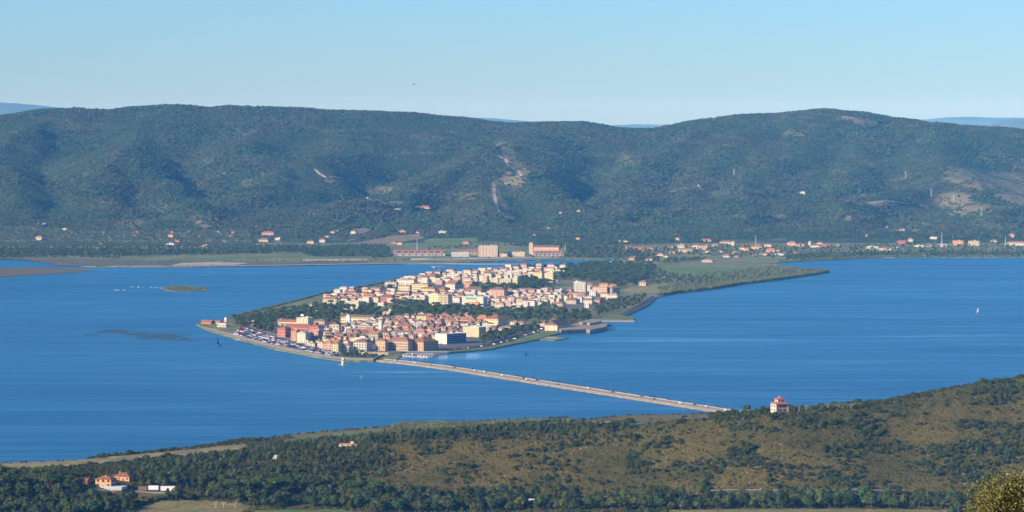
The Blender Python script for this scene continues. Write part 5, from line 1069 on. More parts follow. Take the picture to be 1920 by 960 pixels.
mast(1403, 212, 26, 'thin radio mast on the skyline left of the right summit'); mast(1766, 463, 38, 'tall thin mast behind the right shore'); mast(1840, 407, 28, 'steel pylon on the lower right hillside', 8, 'pylon'); mast(1698, 336, 26, 'faint pylon on the upper right hillside', 4, 'pylon'); mast(1746, 370, 24, 'faint pylon halfway up the right hill', 4, 'pylon'); mast(782, 471, 30, 'thin mast behind the sawtooth factory hall'); mast(1060, 470, 20, 'short mast right of the red-roofed mill'); mast(1417, 460, 26, 'red and white mast above the hamlet', 2); mast(1376, 330, 22, 'faint pylon in the middle of the right hill', 4, 'pylon'); mast(1885, 462, 26, 'thin mast beside the long white building at the right edge'); mast(1788, 378, 18, 'faint pylon on the tan slope at the right', 4, 'pylon')
# ------------------------------------------------------------------ trees of the town and the plain
def fill_zone(poly, s, zfun=None, z=2.0):
    w = [P(a, b, z) for a, b in poly]; X, Y = jitter(min(p[0] for p in w), max(p[0] for p in w), min(p[1] for p in w), max(p[1] for p in w), s)
    q = inpoly(X, Y, w); return X[q], Y[q]
bx = np.array([b['x'] for b in BUILT]); by = np.array([b['y'] for b in BUILT]); br = np.array([b['w'] * .5 for b in BUILT]); bd = np.array([b['d'] * .5 for b in BUILT])
def clear_of_buildings(X, Y, pad=2.0):
    ok = np.ones(len(X), bool)
    for a, b, r, d in zip(bx, by, br, bd): ok &= ~((np.abs(X - a) < r + pad) & (Y - b > -d - 7 - pad) & (Y - b < d + pad))
    return ok
def lone(name, protos, X, Y, Z, S, label, cat, group, tint=None, lift=-.2):
    """the same plants as objects of their own"""
    for x, y, z, s in zip(X, Y, Z, S):
        o = link(name, protos[int(rng.integers(len(protos)))], None, (x, y, z + lift), float(rng.uniform(0, 6.28))); o.scale = (s, s * float(rng.uniform(.85, 1.15)), s * float(rng.uniform(.85, 1.15))); tag(o, label, cat, group)
        if group:
            u_ = float(px_of(x, y)); v_ = float(row_of(y, z)); best = min(LMK, key=lambda q: (q['px'] - u_) ** 2 + (2.2 * (q['row'] - v_)) ** 2) if y > 4200 else None
            if best is not None:
                dx = u_ - best['px']; dr_ = 2.2 * (v_ - best['row']); rel = ('right of' if dx > 0 else 'left of') if abs(dx) > abs(dr_) else ('in front of' if dr_ > 0 else 'behind'); where = f"{rel} the {best['lm']}"
            else: where = 'of the causeway' if nm_bush(label) else PLACE(u_)
            sing, plur = label.split('|'); ranked(o, sing, plur, where)
def nm_bush(l): return 'verge' in l
PB = [(150, 'near the left edge'), (300, 'by the orange farmhouses'), (450, 'right of the white trailers'), (620, 'left of the tan ruin'), (780, 'below the tan ruin'), (1000, 'below the middle causeway'), (1250, 'around the grey shack'), (1400, 'below the causeway end'), (1550, 'below the towered villa'), (1750, 'right of the towered villa'), (9999, 'near the right edge')]
def PLACE(u): return next(n for lim, n in PB if u < lim)
TZ = [ # (polygon, spacing, shapes, scale, label part, name)
 ([(436,600),(470,595),(520,587),(600,577),(640,575),(700,578),(716,594),(700,600),(637,597),(620,606),(600,609),(560,604),(515,611),(510,628),(490,624),(468,616),(440,612)], 13, PINE + BROAD, 1.0, 'dark park tree|dark park trees', 'park_tree', 75),
 ([(640,578),(720,582),(722,594),(780,599),(850,599),(905,603),(1000,603),(1105,606),(1112,592),(1040,583),(960,586),(900,585),(800,582),(730,580)], 15, PINE + BROAD, 1.05, 'dark belt pine|dark belt pines', 'belt_tree', 110),
 ([(935,640),(900,648),(905,632),(960,618),(1010,612),(1015,617),(990,624),(960,634)], 11, BROAD, .85, 'roadside tree|roadside trees', 'shore_tree', 40),
 ([(1055,512),(1165,498),(1230,500),(1215,528),(1160,541),(1090,527),(1060,528),(1042,522)], 16, BROAD + PINE, 1.15, 'tall dark tree|tall dark trees', 'wood_tree', 45),
 ([(985,522),(1045,535),(1010,543),(965,547),(915,546),(872,546),(880,540),(950,538)], 13, BROAD, 1.0, 'dark garden tree|dark garden trees', 'garden_tree', 30),
 ([(875,514),(960,507),(1040,503),(1165,495),(1165,499),(1040,507),(985,510)], 12, BROAD, 1.1, 'dark north shore tree|dark north shore trees', 'north_shore_tree', 30),
 ([(1110,577),(1160,563),(1215,556),(1190,575),(1150,589),(1118,593)], 14, BROAD, .8, 'low garden tree|low garden trees', 'garden_tree', 25),
 ([(640,660),(672,662),(700,667),(716,669),(700,673),(650,671),(636,668)], 9, BROAD, .55, 'low seafront garden tree|low seafront garden trees', 'garden_tree', 18),
 ([(600,558),(690,543),(745,535),(745,541),(690,549),(612,562)], 14, BROAD, .7, 'bushy shore tree|bushy shore trees', 'shore_bush', 20),
 ([(1046,612),(1100,608),(1125,605),(1100,604),(1046,606)], 10, BROAD, .6, 'small fort tree|small fort trees', 'fort_tree', 14),
 ([(735,559),(800,575),(860,580),(905,578),(905,583),(800,583),(735,572)], 14, PINE, .95, 'pine before the flats|pines before the flats', 'garden_tree', 16)]
rx, ry, rs = [], [], []
for poly, s, pr, sc_, lab, nm, cap in TZ:
    X, Y = fill_zone(poly, s); q = clear_of_buildings(X, Y); X, Y = X[q], Y[q]; i = rng.permutation(len(X)); k = i[:min(cap, len(i))]
    S = rng.uniform(.8, 1.25, len(X)) * sc_
    lone(nm, pr, X[k], Y[k], X[k] * 0 + 1.7, S[k], lab, 'tree', lab.split('|')[1])
    j = i[len(k):]
    if len(j): rx += list(X[j]); ry += list(Y[j]); rs += list(S[j])
rx, ry, rs = map(np.array, (rx, ry, rs))
if len(rx): scatter('park_woods', PINE + BROAD, rx, ry, rx * 0 + 1.6, rs, 'mass of dark tree crowns filling the parks of the town', 'woods')
# scattered street trees and yard greenery
X, Y = fill_zone([(520,612),(640,606),(760,600),(960,606),(930,625),(830,640),(640,655),(560,640)], 34); q = clear_of_buildings(X, Y, .5); X, Y = X[q], Y[q]
lone('street_tree', BROAD, X, Y, X * 0 + 1.6, rng.uniform(.5, .8, len(X)), 'small street tree|small street trees', 'tree', 'trees between the old town houses')
x, y = P(456, 611, 2); lone('cypress', CYPRESS, [x, P(466,611,2)[0]], [y, y + 6], [1.7, 1.7], [1.0, .75], 'narrow dark cypress|narrow dark cypresses', 'cypress', 'cypresses at the left tip')
# palms before the white palazzo
def palm(x, y, h, label):
    r_ = empty('palm_tree', (x, y, 1.7)); mb = MB(); mb.tube((0, 0, 0), (.3, 0, h), .3, .2, 6, 0); link('trunk', mb.mesh('trunk', [M_bark]), r_); mb = MB()
    for k in range(22):
        t = k * 2.4; e = random.uniform(-.3, 1.0); L = random.uniform(2, 2.8); c, s = math.cos(t), math.sin(t); p0 = Vector((.3, 0, h)); pts = [p0 + Vector((c * L * q * math.cos(e), s * L * q * math.cos(e), L * q * math.sin(e) - 1.6 * q * q)) for q in (0, .35, .7, 1)]
        n = Vector((-s, c, 0)) * .28; vs = []; [vs.extend([tuple(p - n * w_), tuple(p + n * w_)]) for p, w_ in zip(pts, (.3, 1, .8, .1))]; mb.add(vs, [(0,1,3,2), (2,3,5,4), (4,5,7,6)])
    link('crown', mb.mesh('crown', [M_leafpine]), r_); return tag(r_, label, 'palm tree')
for a, b, l in ((666,662,'palm standing before the left half of the white palazzo'), (672,665,'palm just right of the windmill'), (718,662,'palm before the recess of the peach palaces'), (712,664,'palm near the yellow garden wall')): palm(*P(a, b, 2), 8.5, l)
# woods and hedges on the plain: one mass
PW = [([(-150,481.5),(230,481),(400,478),(560,474),(600,470),(600,464),(400,470),(-150,468)], 13, 1.0), ([(590,482),(720,482),(735,470),(720,462),(640,462),(560,470),(570,478)], 13, 1.0), ([(-150,487),(130,483),(230,486),(230,483),(-150,480)], 15, .8),
 ([(1062,484),(1160,487),(1240,493),(1230,480),(1170,464),(1062,464)], 18, 1.0), ([(1240,495),(1340,486),(1250,486)], 15, .9), ([(1060,466),(1400,452),(1920,452),(2100,452),(2100,447),(1400,447),(1000,455),(940,462)], 16, .9),
 ([(1470,489),(1560,485),(1650,480.5),(2100,480),(2100,474),(1650,474),(1560,476),(1480,480)], 13, .9), ([(1150,475),(1300,480),(1460,485),(1560,474),(1700,470),(1700,458),(1480,462),(1300,462),(1200,466)], 26, .8),
 ([(1700,474),(2100,472),(2100,455),(1700,455)], 28, .8), ([(1165,502),(1230,505),(1250,515),(1340,520),(1330,528),(1250,533),(1180,534),(1160,520)], 19, .8), ([(1310,510),(1500,510),(1400,525),(1310,532)], 22, .5),
 ([(560,494),(770,489),(770,487.5),(560,490.5)], 18, .5), ([(230,494),(560,490),(560,487),(300,491)], 22, .4), ([(700,486),(740,482),(735,476),(700,478)], 12, .8), ([(740,486),(1060,481.5),(1060,483),(740,487.5)], 26, .5), ([(800,470),(940,462),(940,458),(800,464)], 22, .7),
 ([(380,470),(600,468),(600,460),(380,462)], 20, .7), ([(610,452),(640,440),(640,430),(560,430),(520,440)], 15, .6), ([(0,468),(560,468),(560,462),(0,463)], 20, .8)]
AX, AY, AS = [], [], []
for poly, s, sc_ in PW:
    X, Y = fill_zone(poly, s); q = clear_of_buildings(X, Y, 1.5); AX += list(X[q]); AY += list(Y[q]); AS += list(rng.uniform(.65, 1.2, int(q.sum())) * sc_)
AX, AY, AS = map(np.array, (AX, AY, AS)); AZ = np.where(AY > 8400, hill_z(AX, AY), 1.5)
scatter('plain_woods', MIDT, AX, AY, AZ - .3, AS, 'band of dark woods on the flat far shore below the hills', 'woods')
# reeds and scrub along the shores
RX, RY, RS = [], [], []
def shoreline(pts, n, back, lo=.7, hi=1.5, z=1.3):
    for (a, b), (c, d) in zip(pts[:-1], pts[1:]):
        x0, y0 = P(a, b, 1); x1, y1 = P(c, d, 1); L = math.hypot(x1 - x0, y1 - y0); k = int(L * n)
        t = rng.random(k); RX.extend(x0 + (x1 - x0) * t + rng.uniform(-1, 1, k) * 2); RY.extend(y0 + (y1 - y0) * t + rng.uniform(0, 1, k) * back); RS.extend(rng.uniform(lo, hi, k))
shoreline([(1236,555),(1270,549),(1330,543),(1390,533),(1450,525.5),(1510,517.6),(1552,510.5)], 1.4, 26, .8, 1.7)
shoreline([(1545,508.5),(1500,505.5),(1462,501.5),(1445,496.5)], .8, 18); shoreline([(1462,491),(1560,486.5),(1650,482),(1920,481.6),(2100,481)], .5, 30)
X, Y = fill_zone([(1240,549),(1330,541),(1450,523),(1545,510),(1460,502),(1440,498),(1300,520),(1230,540)], 11); RX.extend(X); RY.extend(Y); RS.extend(rng.uniform(.5, 1.3, len(X)))
shoreline([(600,552.5),(560,563.5),(520,573.5),(480,583.5),(440,592.5)], .45, -14, .6, 1.0); shoreline([(600,552.6),(640,543.6),(680,538.6),(720,530.6),(750,525.6)], .5, -16, .7, 1.2)
shoreline([(180,499.5),(300,499.5),(500,497.5),(690,494)], .12, 14, .4, .9); X, Y = fill_zone([(310,540),(335,536),(385,539),(380,543),(330,544.5)], 8); RX.extend(X); RY.extend(Y); RS.extend(rng.uniform(.25, .6, len(X)))
RX, RY, RS = map(np.array, (RX, RY, RS)); scatter('reed_bed', REED, RX, RY, RX * 0 + .9, RS * 1.25, 'pale green reeds fringing the lagoon shores', 'reeds')
q = rng.random(len(RX)) < .10; scatter('shore_scrub', SHRUB, RX[q] + 2, RY[q] + 7, RX[q] * 0 + 1.2, RS[q] * 1.7, 'dark scrub among the reeds of the lagoon shore', 'scrub')
# causeway bushes
s = 20.0; n_ = 0
while s < 900:
    p, d = along(cw, s); nn = Vector((-d.y, d.x, 0)); b_ = p + nn * 10.2 * (1 if nn.x > 0 or nn.y > 0 else -1)
    lone('causeway_bush', SHRUB, [b_.x], [b_.y], [1.4], [random.uniform(.6, 1.3)], 'dark verge bush|dark verge bushes', 'bush', 'bushes along the causeway'); s += random.choice((5, 7, 9, 26, 34)); n_ += 1

# ------------------------------------------------------------------ foreground: buildings first
n1 = len(BUILT)
def HB(px, row): return hit(px, row, fore_z, 2450, 3700, 2)
def fore_building(px, row, wpx, hpx, dpx_m, roof, wall, rc, th, label, cat, name, **k):
    X, Y, Z = HB(px, row); m = Y / F
    return building(X + 2, Y + dpx_m / 2, Z - .4, -R(th), wpx * m, dpx_m, hpx * m, roof, wall, rc, label=label, cat=cat, name=name, **k)
fore_building(193, 914.5, 33, 16, 10, 'h', 'o', 't', 22, 'orange two-storey farmhouse with a terracotta roof among dark trees at lower left', 'farmhouse', 'farmhouse', floors=2, cols=3)
fore_building(226, 902, 34, 9, 10, 'h', 'o', 't', 20, 'low orange farmhouse with a wide hipped roof just behind the two-storey one', 'farmhouse', 'farmhouse', floors=1, cols=4)
fore_building(153, 907, 17, 6, 7, 'g', 'r', 't', 15, 'small red shed behind the pines left of the orange farmhouses', 'shed', 'shed', floors=1, cols=2, chim=0)
fore_building(649, 837.5, 34, 4.5, 6, 'f', 'b', 'o', 10, 'ruined tan hut on the scrub slope at middle left', 'ruin', 'ruin', floors=1, cols=3)
fore_building(512, 862, 8, 3, 4, 'f', 'g', 'g', 15, 'tiny white hut in the scrub left of the tan ruin', 'hut', 'hut', floors=1, cols=1); fore_building(345, 857, 6, 3, 4, 'g', 'w', 'w', 15, 'tiny white hut in the dry field, right of the other white speck', 'hut', 'hut', floors=1, cols=1, chim=0); fore_building(291, 861, 4, 3, 3, 'g', 'w', 'w', 15, 'white speck of a hut at the edge of the dry field', 'hut', 'hut', floors=1, cols=1, chim=0)
fore_building(1000, 945, 24, 5, 6, 'g', 'g', 'w', 12, 'grey shack with a white roof among the valley trees', 'shack', 'shack', floors=1, cols=3, chim=0)
# greenhouse and trailers
X, Y, Z = HB(205, 920); g = empty('greenhouse', (X, Y, Z), -R(15)); 
for k in range(4):
    mb = MB(); y0 = k * 3.4
    prof = [(0, 0), (.1, 2.0), (.8, 2.9), (1.6, 3.2), (2.4, 2.9), (3.1, 2.0), (3.2, 0)]; vs = [(-11, y0 + a, b) for a, b in prof] + [(11, y0 + a, b) for a, b in prof]; n = len(prof)
    mb.add(vs, [(i, i + 1, n + i + 1, n + i) for i in range(n - 1)] + [tuple(range(n)), tuple(range(2 * n - 1, n - 1, -1))]); link('tunnel', mb.mesh('tunnel', [mat('pale_film', (.42,.44,.43), .5, .3)]), g)
tag(g, 'pale plastic greenhouse tunnels in front of the orange farmhouse', 'greenhouse')
def trailer(px, row, L, W, H, m_, label, frame=True):
    X, Y, Z = HB(px, row); r_ = empty('trailer', (X, Y, Z), -R(4)); mb = MB(); mb.box(-L/2, L/2, -W/2, W/2, .9 if frame else 0, H, 0, bottom=True); link('box_body', mb.mesh('box_body', [m_]), r_)
    if frame:
        mb = MB(); mb.box(-L/2 + .2, L/2 - .2, -W/2 + .4, W/2 - .4, .6, .9, 0, bottom=True); link('chassis', mb.mesh('chassis', [M_dark]), r_)
        for x in (-L * .38, -L * .30, L * .3):
            for s_ in (-1, 1): mb = MB(); mb.tube((0, -.14, 0), (0, .14, 0), .48, .48, 10); mb.add([(0.48 * math.cos(t * .628), -.14, .48 * math.sin(t * .628)) for t in range(10)], [tuple(range(10))]); link('wheel', mb.mesh('wheel', [M_tyre]), r_, (x, s_ * (W/2 - .15), .48))
    return tag(r_, label, 'trailer')
trailer(315, 922, 12.2, 2.6, 4.6, M_white, 'long white box trailer, right of the two white ones'); trailer(288, 921.5, 8.6, 2.6, 4.4, M_white, 'shorter white box trailer beside the brown container'); trailer(268, 920, 7.5, 2.5, 3.2, mat('rusty_box', (.20,.15,.10), .9, .1, var=.2, vscale=1.0), 'brown open-ended container left of the white trailers', False)
# the towered villa on the crest
X, Y, Z = HB(1463, 774.5); Z += .3; m = Y / F; v = empty('tower_villa', (X, Y + 8, Z), R(20)); v.scale = (1.05, 1.05, .86)
PINKW = (.60, .32, .24); CREAMW = (.72, .62, .44)
def vpart(nm, mb, c, mts): o = link(nm, mb.mesh(nm, mts), v); o.color = (*c, 1); return o
mb = MB(); mb.box(-5.6, 5.6, -5.6, 5.6, -3, 8.6, 0); w_ = vpart('wall', mb, PINKW, [M_wall])
mb = MB(); mb.box(-5.75, -5.6, -5.6, 5.6, -3, 8.6, 0, bottom=True); mb.box(-5.9, -5.2, -5.9, -5.6, -3, 8.6, 0); mb.box(5.3, 5.9, -5.85, -5.6, -3, 8.6, 0); vpart('plaster_facing', mb, CREAMW, [M_wall])
mb = MB(); mb.box(5.6, 8.6, -3.4, 4.4, -3, 7.2, 0); vpart('side_wing', mb, PINKW, [M_wall])
def hip(a, z, rise, th=.25): 
    mb = MB(); mb.add([(-a,-a,z),(a,-a,z),(a,a,z),(-a,a,z),(-a,-a,z-th),(a,-a,z-th),(a,a,z-th),(-a,a,z-th),(-2,-2,z+rise),(2,-2,z+rise),(2,2,z+rise),(-2,2,z+rise)], [(0,1,9,8),(1,2,10,9),(2,3,11,10),(3,0,8,11),(4,5,1,0),(5,6,2,1),(6,7,3,2),(7,4,0,3),(7,6,5,4),(8,9,10,11)]); return mb
vpart('roof', hip(6.7, 8.8, 2.4), (.44, .16, .085), [M_roof])
mb = MB(); mb.add([(5.7,-4,8.0),(9.3,-4,7.2),(9.3,5,7.2),(5.7,5,8.0),(5.7,-4,7.8),(9.3,-4,7.0),(9.3,5,7.0),(5.7,5,7.8)], [(0,1,2,3),(4,5,1,0),(5,6,2,1),(6,7,3,2),(7,6,5,4)]); vpart('side_wing_roof', mb, (.42, .15, .08), [M_roof])
mb = MB(); mb.box(-3, 3, -3, 3, 9.0, 13.4, 0); mb.box(-3.15, 3.15, -3.15, 3.15, 12.9, 13.1, 0, bottom=True); vpart('lantern_tower', mb, (.74, .50, .36), [M_wall])
lr = MB(); a = 4.1; lr.add([(-a,-a,13.5),(a,-a,13.5),(a,a,13.5),(-a,a,13.5),(-a,-a,13.25),(a,-a,13.25),(a,a,13.25),(-a,a,13.25),(-.6,-.6,15.2),(.6,-.6,15.2),(.6,.6,15.2),(-.6,.6,15.2)], [(0,1,9,8),(1,2,10,9),(2,3,11,10),(3,0,8,11),(4,5,1,0),(5,6,2,1),(6,7,3,2),(7,4,0,3),(7,6,5,4),(8,9,10,11)]); tr_ = vpart('tower_roof', lr, (.44, .16, .085), [M_roof])
mb = MB(); mb.box(-.5, .5, -.5, .5, 15.2, 16.4, 0); o = link('finial', mb.mesh('finial', [M_wall]), tr_); o.color = (.7, .5, .4, 1)
for zz in (1.0, 5.2):
    for x_ in (-1.9, 2.1): o = link('window', WIN[2], v, (x_, -5.61, zz)); o.color = (.10, .08, .06, 1)
    for y_ in (-3, 2.6): o = link('window', WIN[2], v, (-5.76, y_, zz), -R(90)); o.color = (.12, .10, .07, 1)
    o = link('window', WIN[0], v, (8.61, 0, zz), R(90)); o.color = (.1, .08, .06, 1)
for x_ in (-1.6, 1.6): o = link('window', WIN[1], v, (x_, -3.01, 10.4)); 
o = link('window', WIN[1], v, (-3.01, 0, 10.4), -R(90))
tag(v, 'pink and cream villa with stepped terracotta roofs and lantern tower on the crest', 'villa'); BUILT.append(dict(o=v, x=X, y=Y + 8, w=22, d=18, lm=None, label='x', px=1463, row=760))
X, Y, Z = HB(1403.5, 770.5); k_ = building(X, Y + 2, Z - .5, -R(30), 3.6, 3.6, 4.6, 'f', 'k', 'w', floors=1, cols=1, label='small pink gatehouse cube left of the towered villa', cat='gatehouse', name='gatehouse')
for a, b, h in ((1512,772,6),(1498,773,5.4)): X, Y, Z = HB(a, b); mb = MB(); mb.tube((0,0,-1),(0,0,h),.12,.09,5); mb.tube((-.8,0,h-.5),(.8,0,h-.5),.07,.07,4); tag(link('utility_pole', mb.mesh('utility_pole', [M_white]), None, (X, Y, Z)), 'slim pale utility pole right of the towered villa' if a > 1500 else 'nearer slim pale pole just right of the towered villa', 'utility pole')
label_buildings(BUILT[n1:], LMK)
# pond, fields, tracks
M_mead = mat('rough_meadow', (.17, .17, .055), .9, .1, var=.3, vscale=.06, c2=(.26, .20, .08))
for nm, poly, m_, st in [('dry_field', [(0,868.6),(150,863),(270,851),(330,846),(420,836),(470,832),(465,842),(380,852),(300,858),(180,872),(0,884)], M_dry, 5), ('dry_field', [(-60,871),(0,870),(0,884),(-60,887)], M_dry, 5), ('green_field', [(560,818),(700,806),(735,806),(700,815),(600,826),(520,830)], M_green, 5), ('green_field', [(815,803),(900,793),(1070,789),(1075,795),(980,802),(850,808)], M_green, 5),
    ('dry_field', [(1085,797),(1150,798),(1180,790),(1110,789)], M_dry, 5), ('marsh_flat', [(1180,784),(1300,782),(1330,779),(1340,784),(1260,790),(1190,797)], M_marsh, 5), ('meadow', [(262,950),(300,938),(420,940),(480,950),(450,965),(250,965)], M_mead, 4), ('dry_field', [(1250,957),(1500,954),(1780,956),(1780,972),(1250,972)], M_mead, 4), ('green_field', [(470,957),(640,955),(690,962),(690,972),(470,972)], M_green, 4)]:
    drape(nm, poly, fore_z, FR, m_, .35, st)
drape('pond', [(1172,798),(1207,798),(1209,795),(1176,795)], lambda X, Y: fore_z(X, Y) * 1.0, FR, bpy.data.materials['lagoon_water'], .5, 4)
ribbon('dirt_track', [(1330,921),(1420,922),(1500,922.5),(1560,922),(1620,921),(1695,920.5)], fore_z, FR, mat('pale_track', (.30,.27,.22), .9, .1, var=.2, vscale=.3), 3.2, .5, step=5)
ribbon('dirt_track', [(120,925),(180,921),(260,925),(300,925),(340,927)], fore_z, FR, bpy.data.materials['pale_track'], 5, .4, step=5)

# ------------------------------------------------------------------ foreground vegetation
bx = np.array([b['x'] for b in BUILT[n1:]]); by = np.array([b['y'] for b in BUILT[n1:]]); br = np.array([b['w'] * .5 for b in BUILT[n1:]]); bd = np.array([b['d'] * .5 for b in BUILT[n1:]])
OPEN = [[(0,868.6),(150,863),(270,851),(330,846),(420,836),(470,832),(465,842),(380,852),(300,858),(180,872),(0,884)], [(560,818),(700,806),(735,806),(700,815),(600,826),(520,830)], [(815,803),(900,793),(1070,789),(1075,795),(980,802),(850,808)], [(1085,797),(1150,798),(1180,790),(1110,789)], [(1180,784),(1300,782),(1330,779),(1340,784),(1260,790),(1190,797)],
    [(262,950),(300,938),(420,940),(480,950),(450,965),(250,965)], [(1250,957),(1500,954),(1780,956),(1780,972),(1250,972)], [(470,957),(640,955),(690,962),(690,972),(470,972)], [(250,918),(340,920),(345,930),(250,932)], [(175,916),(250,916),(250,926),(175,924)], [(1172,799),(1210,799),(1210,794),(1172,794)], [(1330,919),(1700,918.5),(1700,923),(1330,924)]]
def is_open(u, r):
    q = np.zeros(len(u), bool)
    for p in OPEN: q |= inpoly(u, r, p)
    return q
DENSE = [([(-80,910),(0,908),(135,912),(142,926),(180,939),(262,943),(266,960),(-80,990),(-300,990),(-300,905)], 1.0), ([(300,934),(420,928),(640,928),(900,932),(1200,934),(1500,930),(1760,938),(1960,942),(2320,945),(2320,985),(1500,956),(1250,957),(1000,958),(700,962),(560,952),(440,952),(300,940)], .8),
    ([(225,888),(330,868),(480,852),(600,842),(730,838),(760,880),(700,905),(560,925),(420,928),(340,926),(250,918)], .72), ([(480,845),(620,826),(760,815),(900,806),(1060,802),(1150,800),(1240,793),(1240,806),(1150,822),(1000,830),(800,838),(600,850),(470,858)], .50)]
X, Y = jitter(-680, 740, 2500, 3330, 5.6); Z = fore_z(X, Y); u, r = px_of(X, Y), row_of(Y, Z); q = (Z > 1) & (u > -260) & (u < 2300) & (r < 1000) & clear_of_buildings(X, Y, 2) & ~is_open(u, r); X, Y, Z, u, r = X[q], Y[q], Z[q], u[q], r[q]
dens = np.zeros(len(X))
for poly, d_ in DENSE: dens = np.where(inpoly(u, r, poly), d_, dens)
dens = np.where(dens < .6, dens * sstep(.40, .55, fbm(X, Y, 40, 3, 12)) * 1.3, dens); PINEZ = [[(-80,914),(0,907),(90,905),(135,910),(135,922),(-80,925)], [(428,926),(440,934),(545,934),(560,925)], [(632,930),(640,940),(705,940),(716,930)]]
pz = np.zeros(len(X), bool)
for p in PINEZ: pz |= inpoly(u, r, p)
sel = rng.random(len(X)) < np.where(pz, .75, dens * .60)
TXX, TYY, TZZ, tu, tr = X[sel], Y[sel], Z[sel], u[sel], r[sel]; TS = rng.uniform(.6, 1.35, len(TXX)) * np.where(tr > 905, 1.05, .62)
isp = np.zeros(len(TXX), bool)
for p in PINEZ: isp |= inpoly(tu, tr, p)
big = np.argsort(-(TS * 100 * ((tu > 0) & (tu < 1920) & (tr < 975)) - np.abs(tr - 930) * .02)); vis = big[:300]; rest = big[300:]
def tree_objs(idx):
    crowns = {}
    for i in idx:
        pine = bool(isp[i]); nm = 'pine_tree' if pine else 'broad_tree'; v_ = int(rng.integers(2 if pine else 3)); pm = (PINE if pine else BROAD)[v_]
        if (pine, v_) not in crowns:      # the shape split into crown and trunk
            me = pm; cv = [p.vertices[:] for p in me.polygons if p.material_index == 0]; tv = [p.vertices[:] for p in me.polygons if p.material_index == 1]; co = [v.co[:] for v in me.vertices]
            out = []
            for fs, m_ in ((cv, me.materials[0]), (tv, M_bark)):
                used = sorted({k for f in fs for k in f}); mp = {k: n for n, k in enumerate(used)}; out.append(pymesh('crown', [co[k] for k in used], [tuple(mp[k] for k in f) for f in fs], [m_]))
            out[1].name = 'trunk'; crowns[pine, v_] = out
        c_, t_ = crowns[pine, v_]; e = empty(nm, (TXX[i], TYY[i], TZZ[i] - .3), float(rng.uniform(0, 6.28))); s = float(TS[i]); e.scale = (s * 1.05, s, s); link('crown', c_, e); link('trunk', t_, e)
        zone = 'in the valley wood along the bottom' if tr[i] > 925 and tu[i] > 290 else ('around the orange farmhouses' if tu[i] < 300 else ('in the dense wood left of the brown slope' if tu[i] < 770 else 'on the upper edge of the brown hill'))
        ranked(e, 'flat-crowned pine' if pine else 'dark round evergreen tree', 'flat-crowned pines' if pine else 'dark round evergreen trees', ('on the valley floor ' if tr[i] > 925 else 'on the slope ' if tr[i] > 870 else 'near the crest ') + PLACE(tu[i]))
        tag(e, None, 'pine' if pine else 'tree', ('pines ' if pine else 'evergreen trees ') + zone)
tree_objs(vis)
q = isp[rest]; t_ = rng.random(len(rest)) < .07; scatter('tall_woods', TALL, TXX[rest][~q & t_], TYY[rest][~q & t_], TZZ[rest][~q & t_] - .3, TS[rest][~q & t_], 'taller dark trees standing out of the foreground woods', 'woods'); q2 = q | t_; scatter('valley_woods', BROAD + BROADG, TXX[rest][~q2], TYY[rest][~q2], TZZ[rest][~q2] - .3, TS[rest][~q2], 'dense dark evergreen woods of the foreground valley and slopes', 'woods')
if q.any(): scatter('pine_wood', PINE, TXX[rest][q], TYY[rest][q], TZZ[rest][q] - .3, TS[rest][q] * 1.1, 'umbrella pines massed at the lower left', 'woods')
# scrub
X, Y = jitter(-680, 740, 2560, 3340, 3.5); Z = fore_z(X, Y); u, r = px_of(X, Y), row_of(Y, Z); q = (Z > .9) & (u > -260) & (u < 2300) & (r < 1000) & clear_of_buildings(X, Y, 1) & ~is_open(u, r); X, Y, Z, u, r = X[q], Y[q], Z[q], u[q], r[q]
yc = np.interp(u, _u, T_yc); cre = sstep(70, 10, np.abs(Y - yc + 25)) if False else 1 - sstep(15, 75, np.abs(Y - yc + 25)); leftw = 1 - sstep(650, 950, u)
pr = .17 + .75 * sstep(.53, .60, fbm(X, Y, 30, 4, 21.5)) + .25 * cre * (u > 1050) + .50 * leftw + .12 * sstep(.5, .6, fbm(X, Y, 90, 2, 3))
pr = np.where((u > 740) & (u < 1180) & (r > 825) & (r < 915), pr * .45, pr); flat = r > 925; pr = np.where(flat, .6, pr)
sel = rng.random(len(X)) < np.clip(pr, 0, .95) * .62; SX, SY, SZ, su, sr = X[sel], Y[sel], Z[sel], u[sel], r[sel]; SS = rng.uniform(.55, 1.25, len(SX)) * (.85 + .65 * (fbm(SX, SY, 30, 4, 21.5) > .56)); SS = np.where(rng.random(len(SX)) < .06, SS * 1.5, SS)
o_ = np.argsort(-SS * (su > 760) * (sr < 925) * (su < 1925)); a_, b_ = o_[:300], o_[300:]
for i in a_:
    zone = ('on the right crest of the brown hill' if (sr[i] < 815 and su[i] > 1480) else ('on the brown slope below the towered villa' if 1300 < su[i] < 1600 else ('on the right flank of the brown hill' if su[i] >= 1600 else 'on the middle of the brown hill')))
    tier = 'on the lowest slope ' if sr[i] > 890 else 'on the middle slope ' if sr[i] > 840 else 'on the upper slope ' if sr[i] > 800 else 'near the crest '
    lone('maquis_shrub', SHRUB, [SX[i]], [SY[i]], [SZ[i]], [SS[i]], 'large dark shrub|large dark shrubs', 'shrub', 'shrubs ' + zone); RANKED[-1] = (*RANKED[-1][:3], tier + PLACE(su[i]))
pal = rng.random(len(b_)) < .16; scatter('hillside_scrub', SHRUB, SX[b_][~pal], SY[b_][~pal], SZ[b_][~pal] - .1, SS[b_][~pal], 'dark scrub bushes scattered thickly over the brown hill', 'scrub'); scatter('pale_scrub', SHRUBP, SX[b_][pal], SY[b_][pal], SZ[b_][pal] - .1, SS[b_][pal] * .9, 'paler olive scrub between the dark bushes', 'scrub')
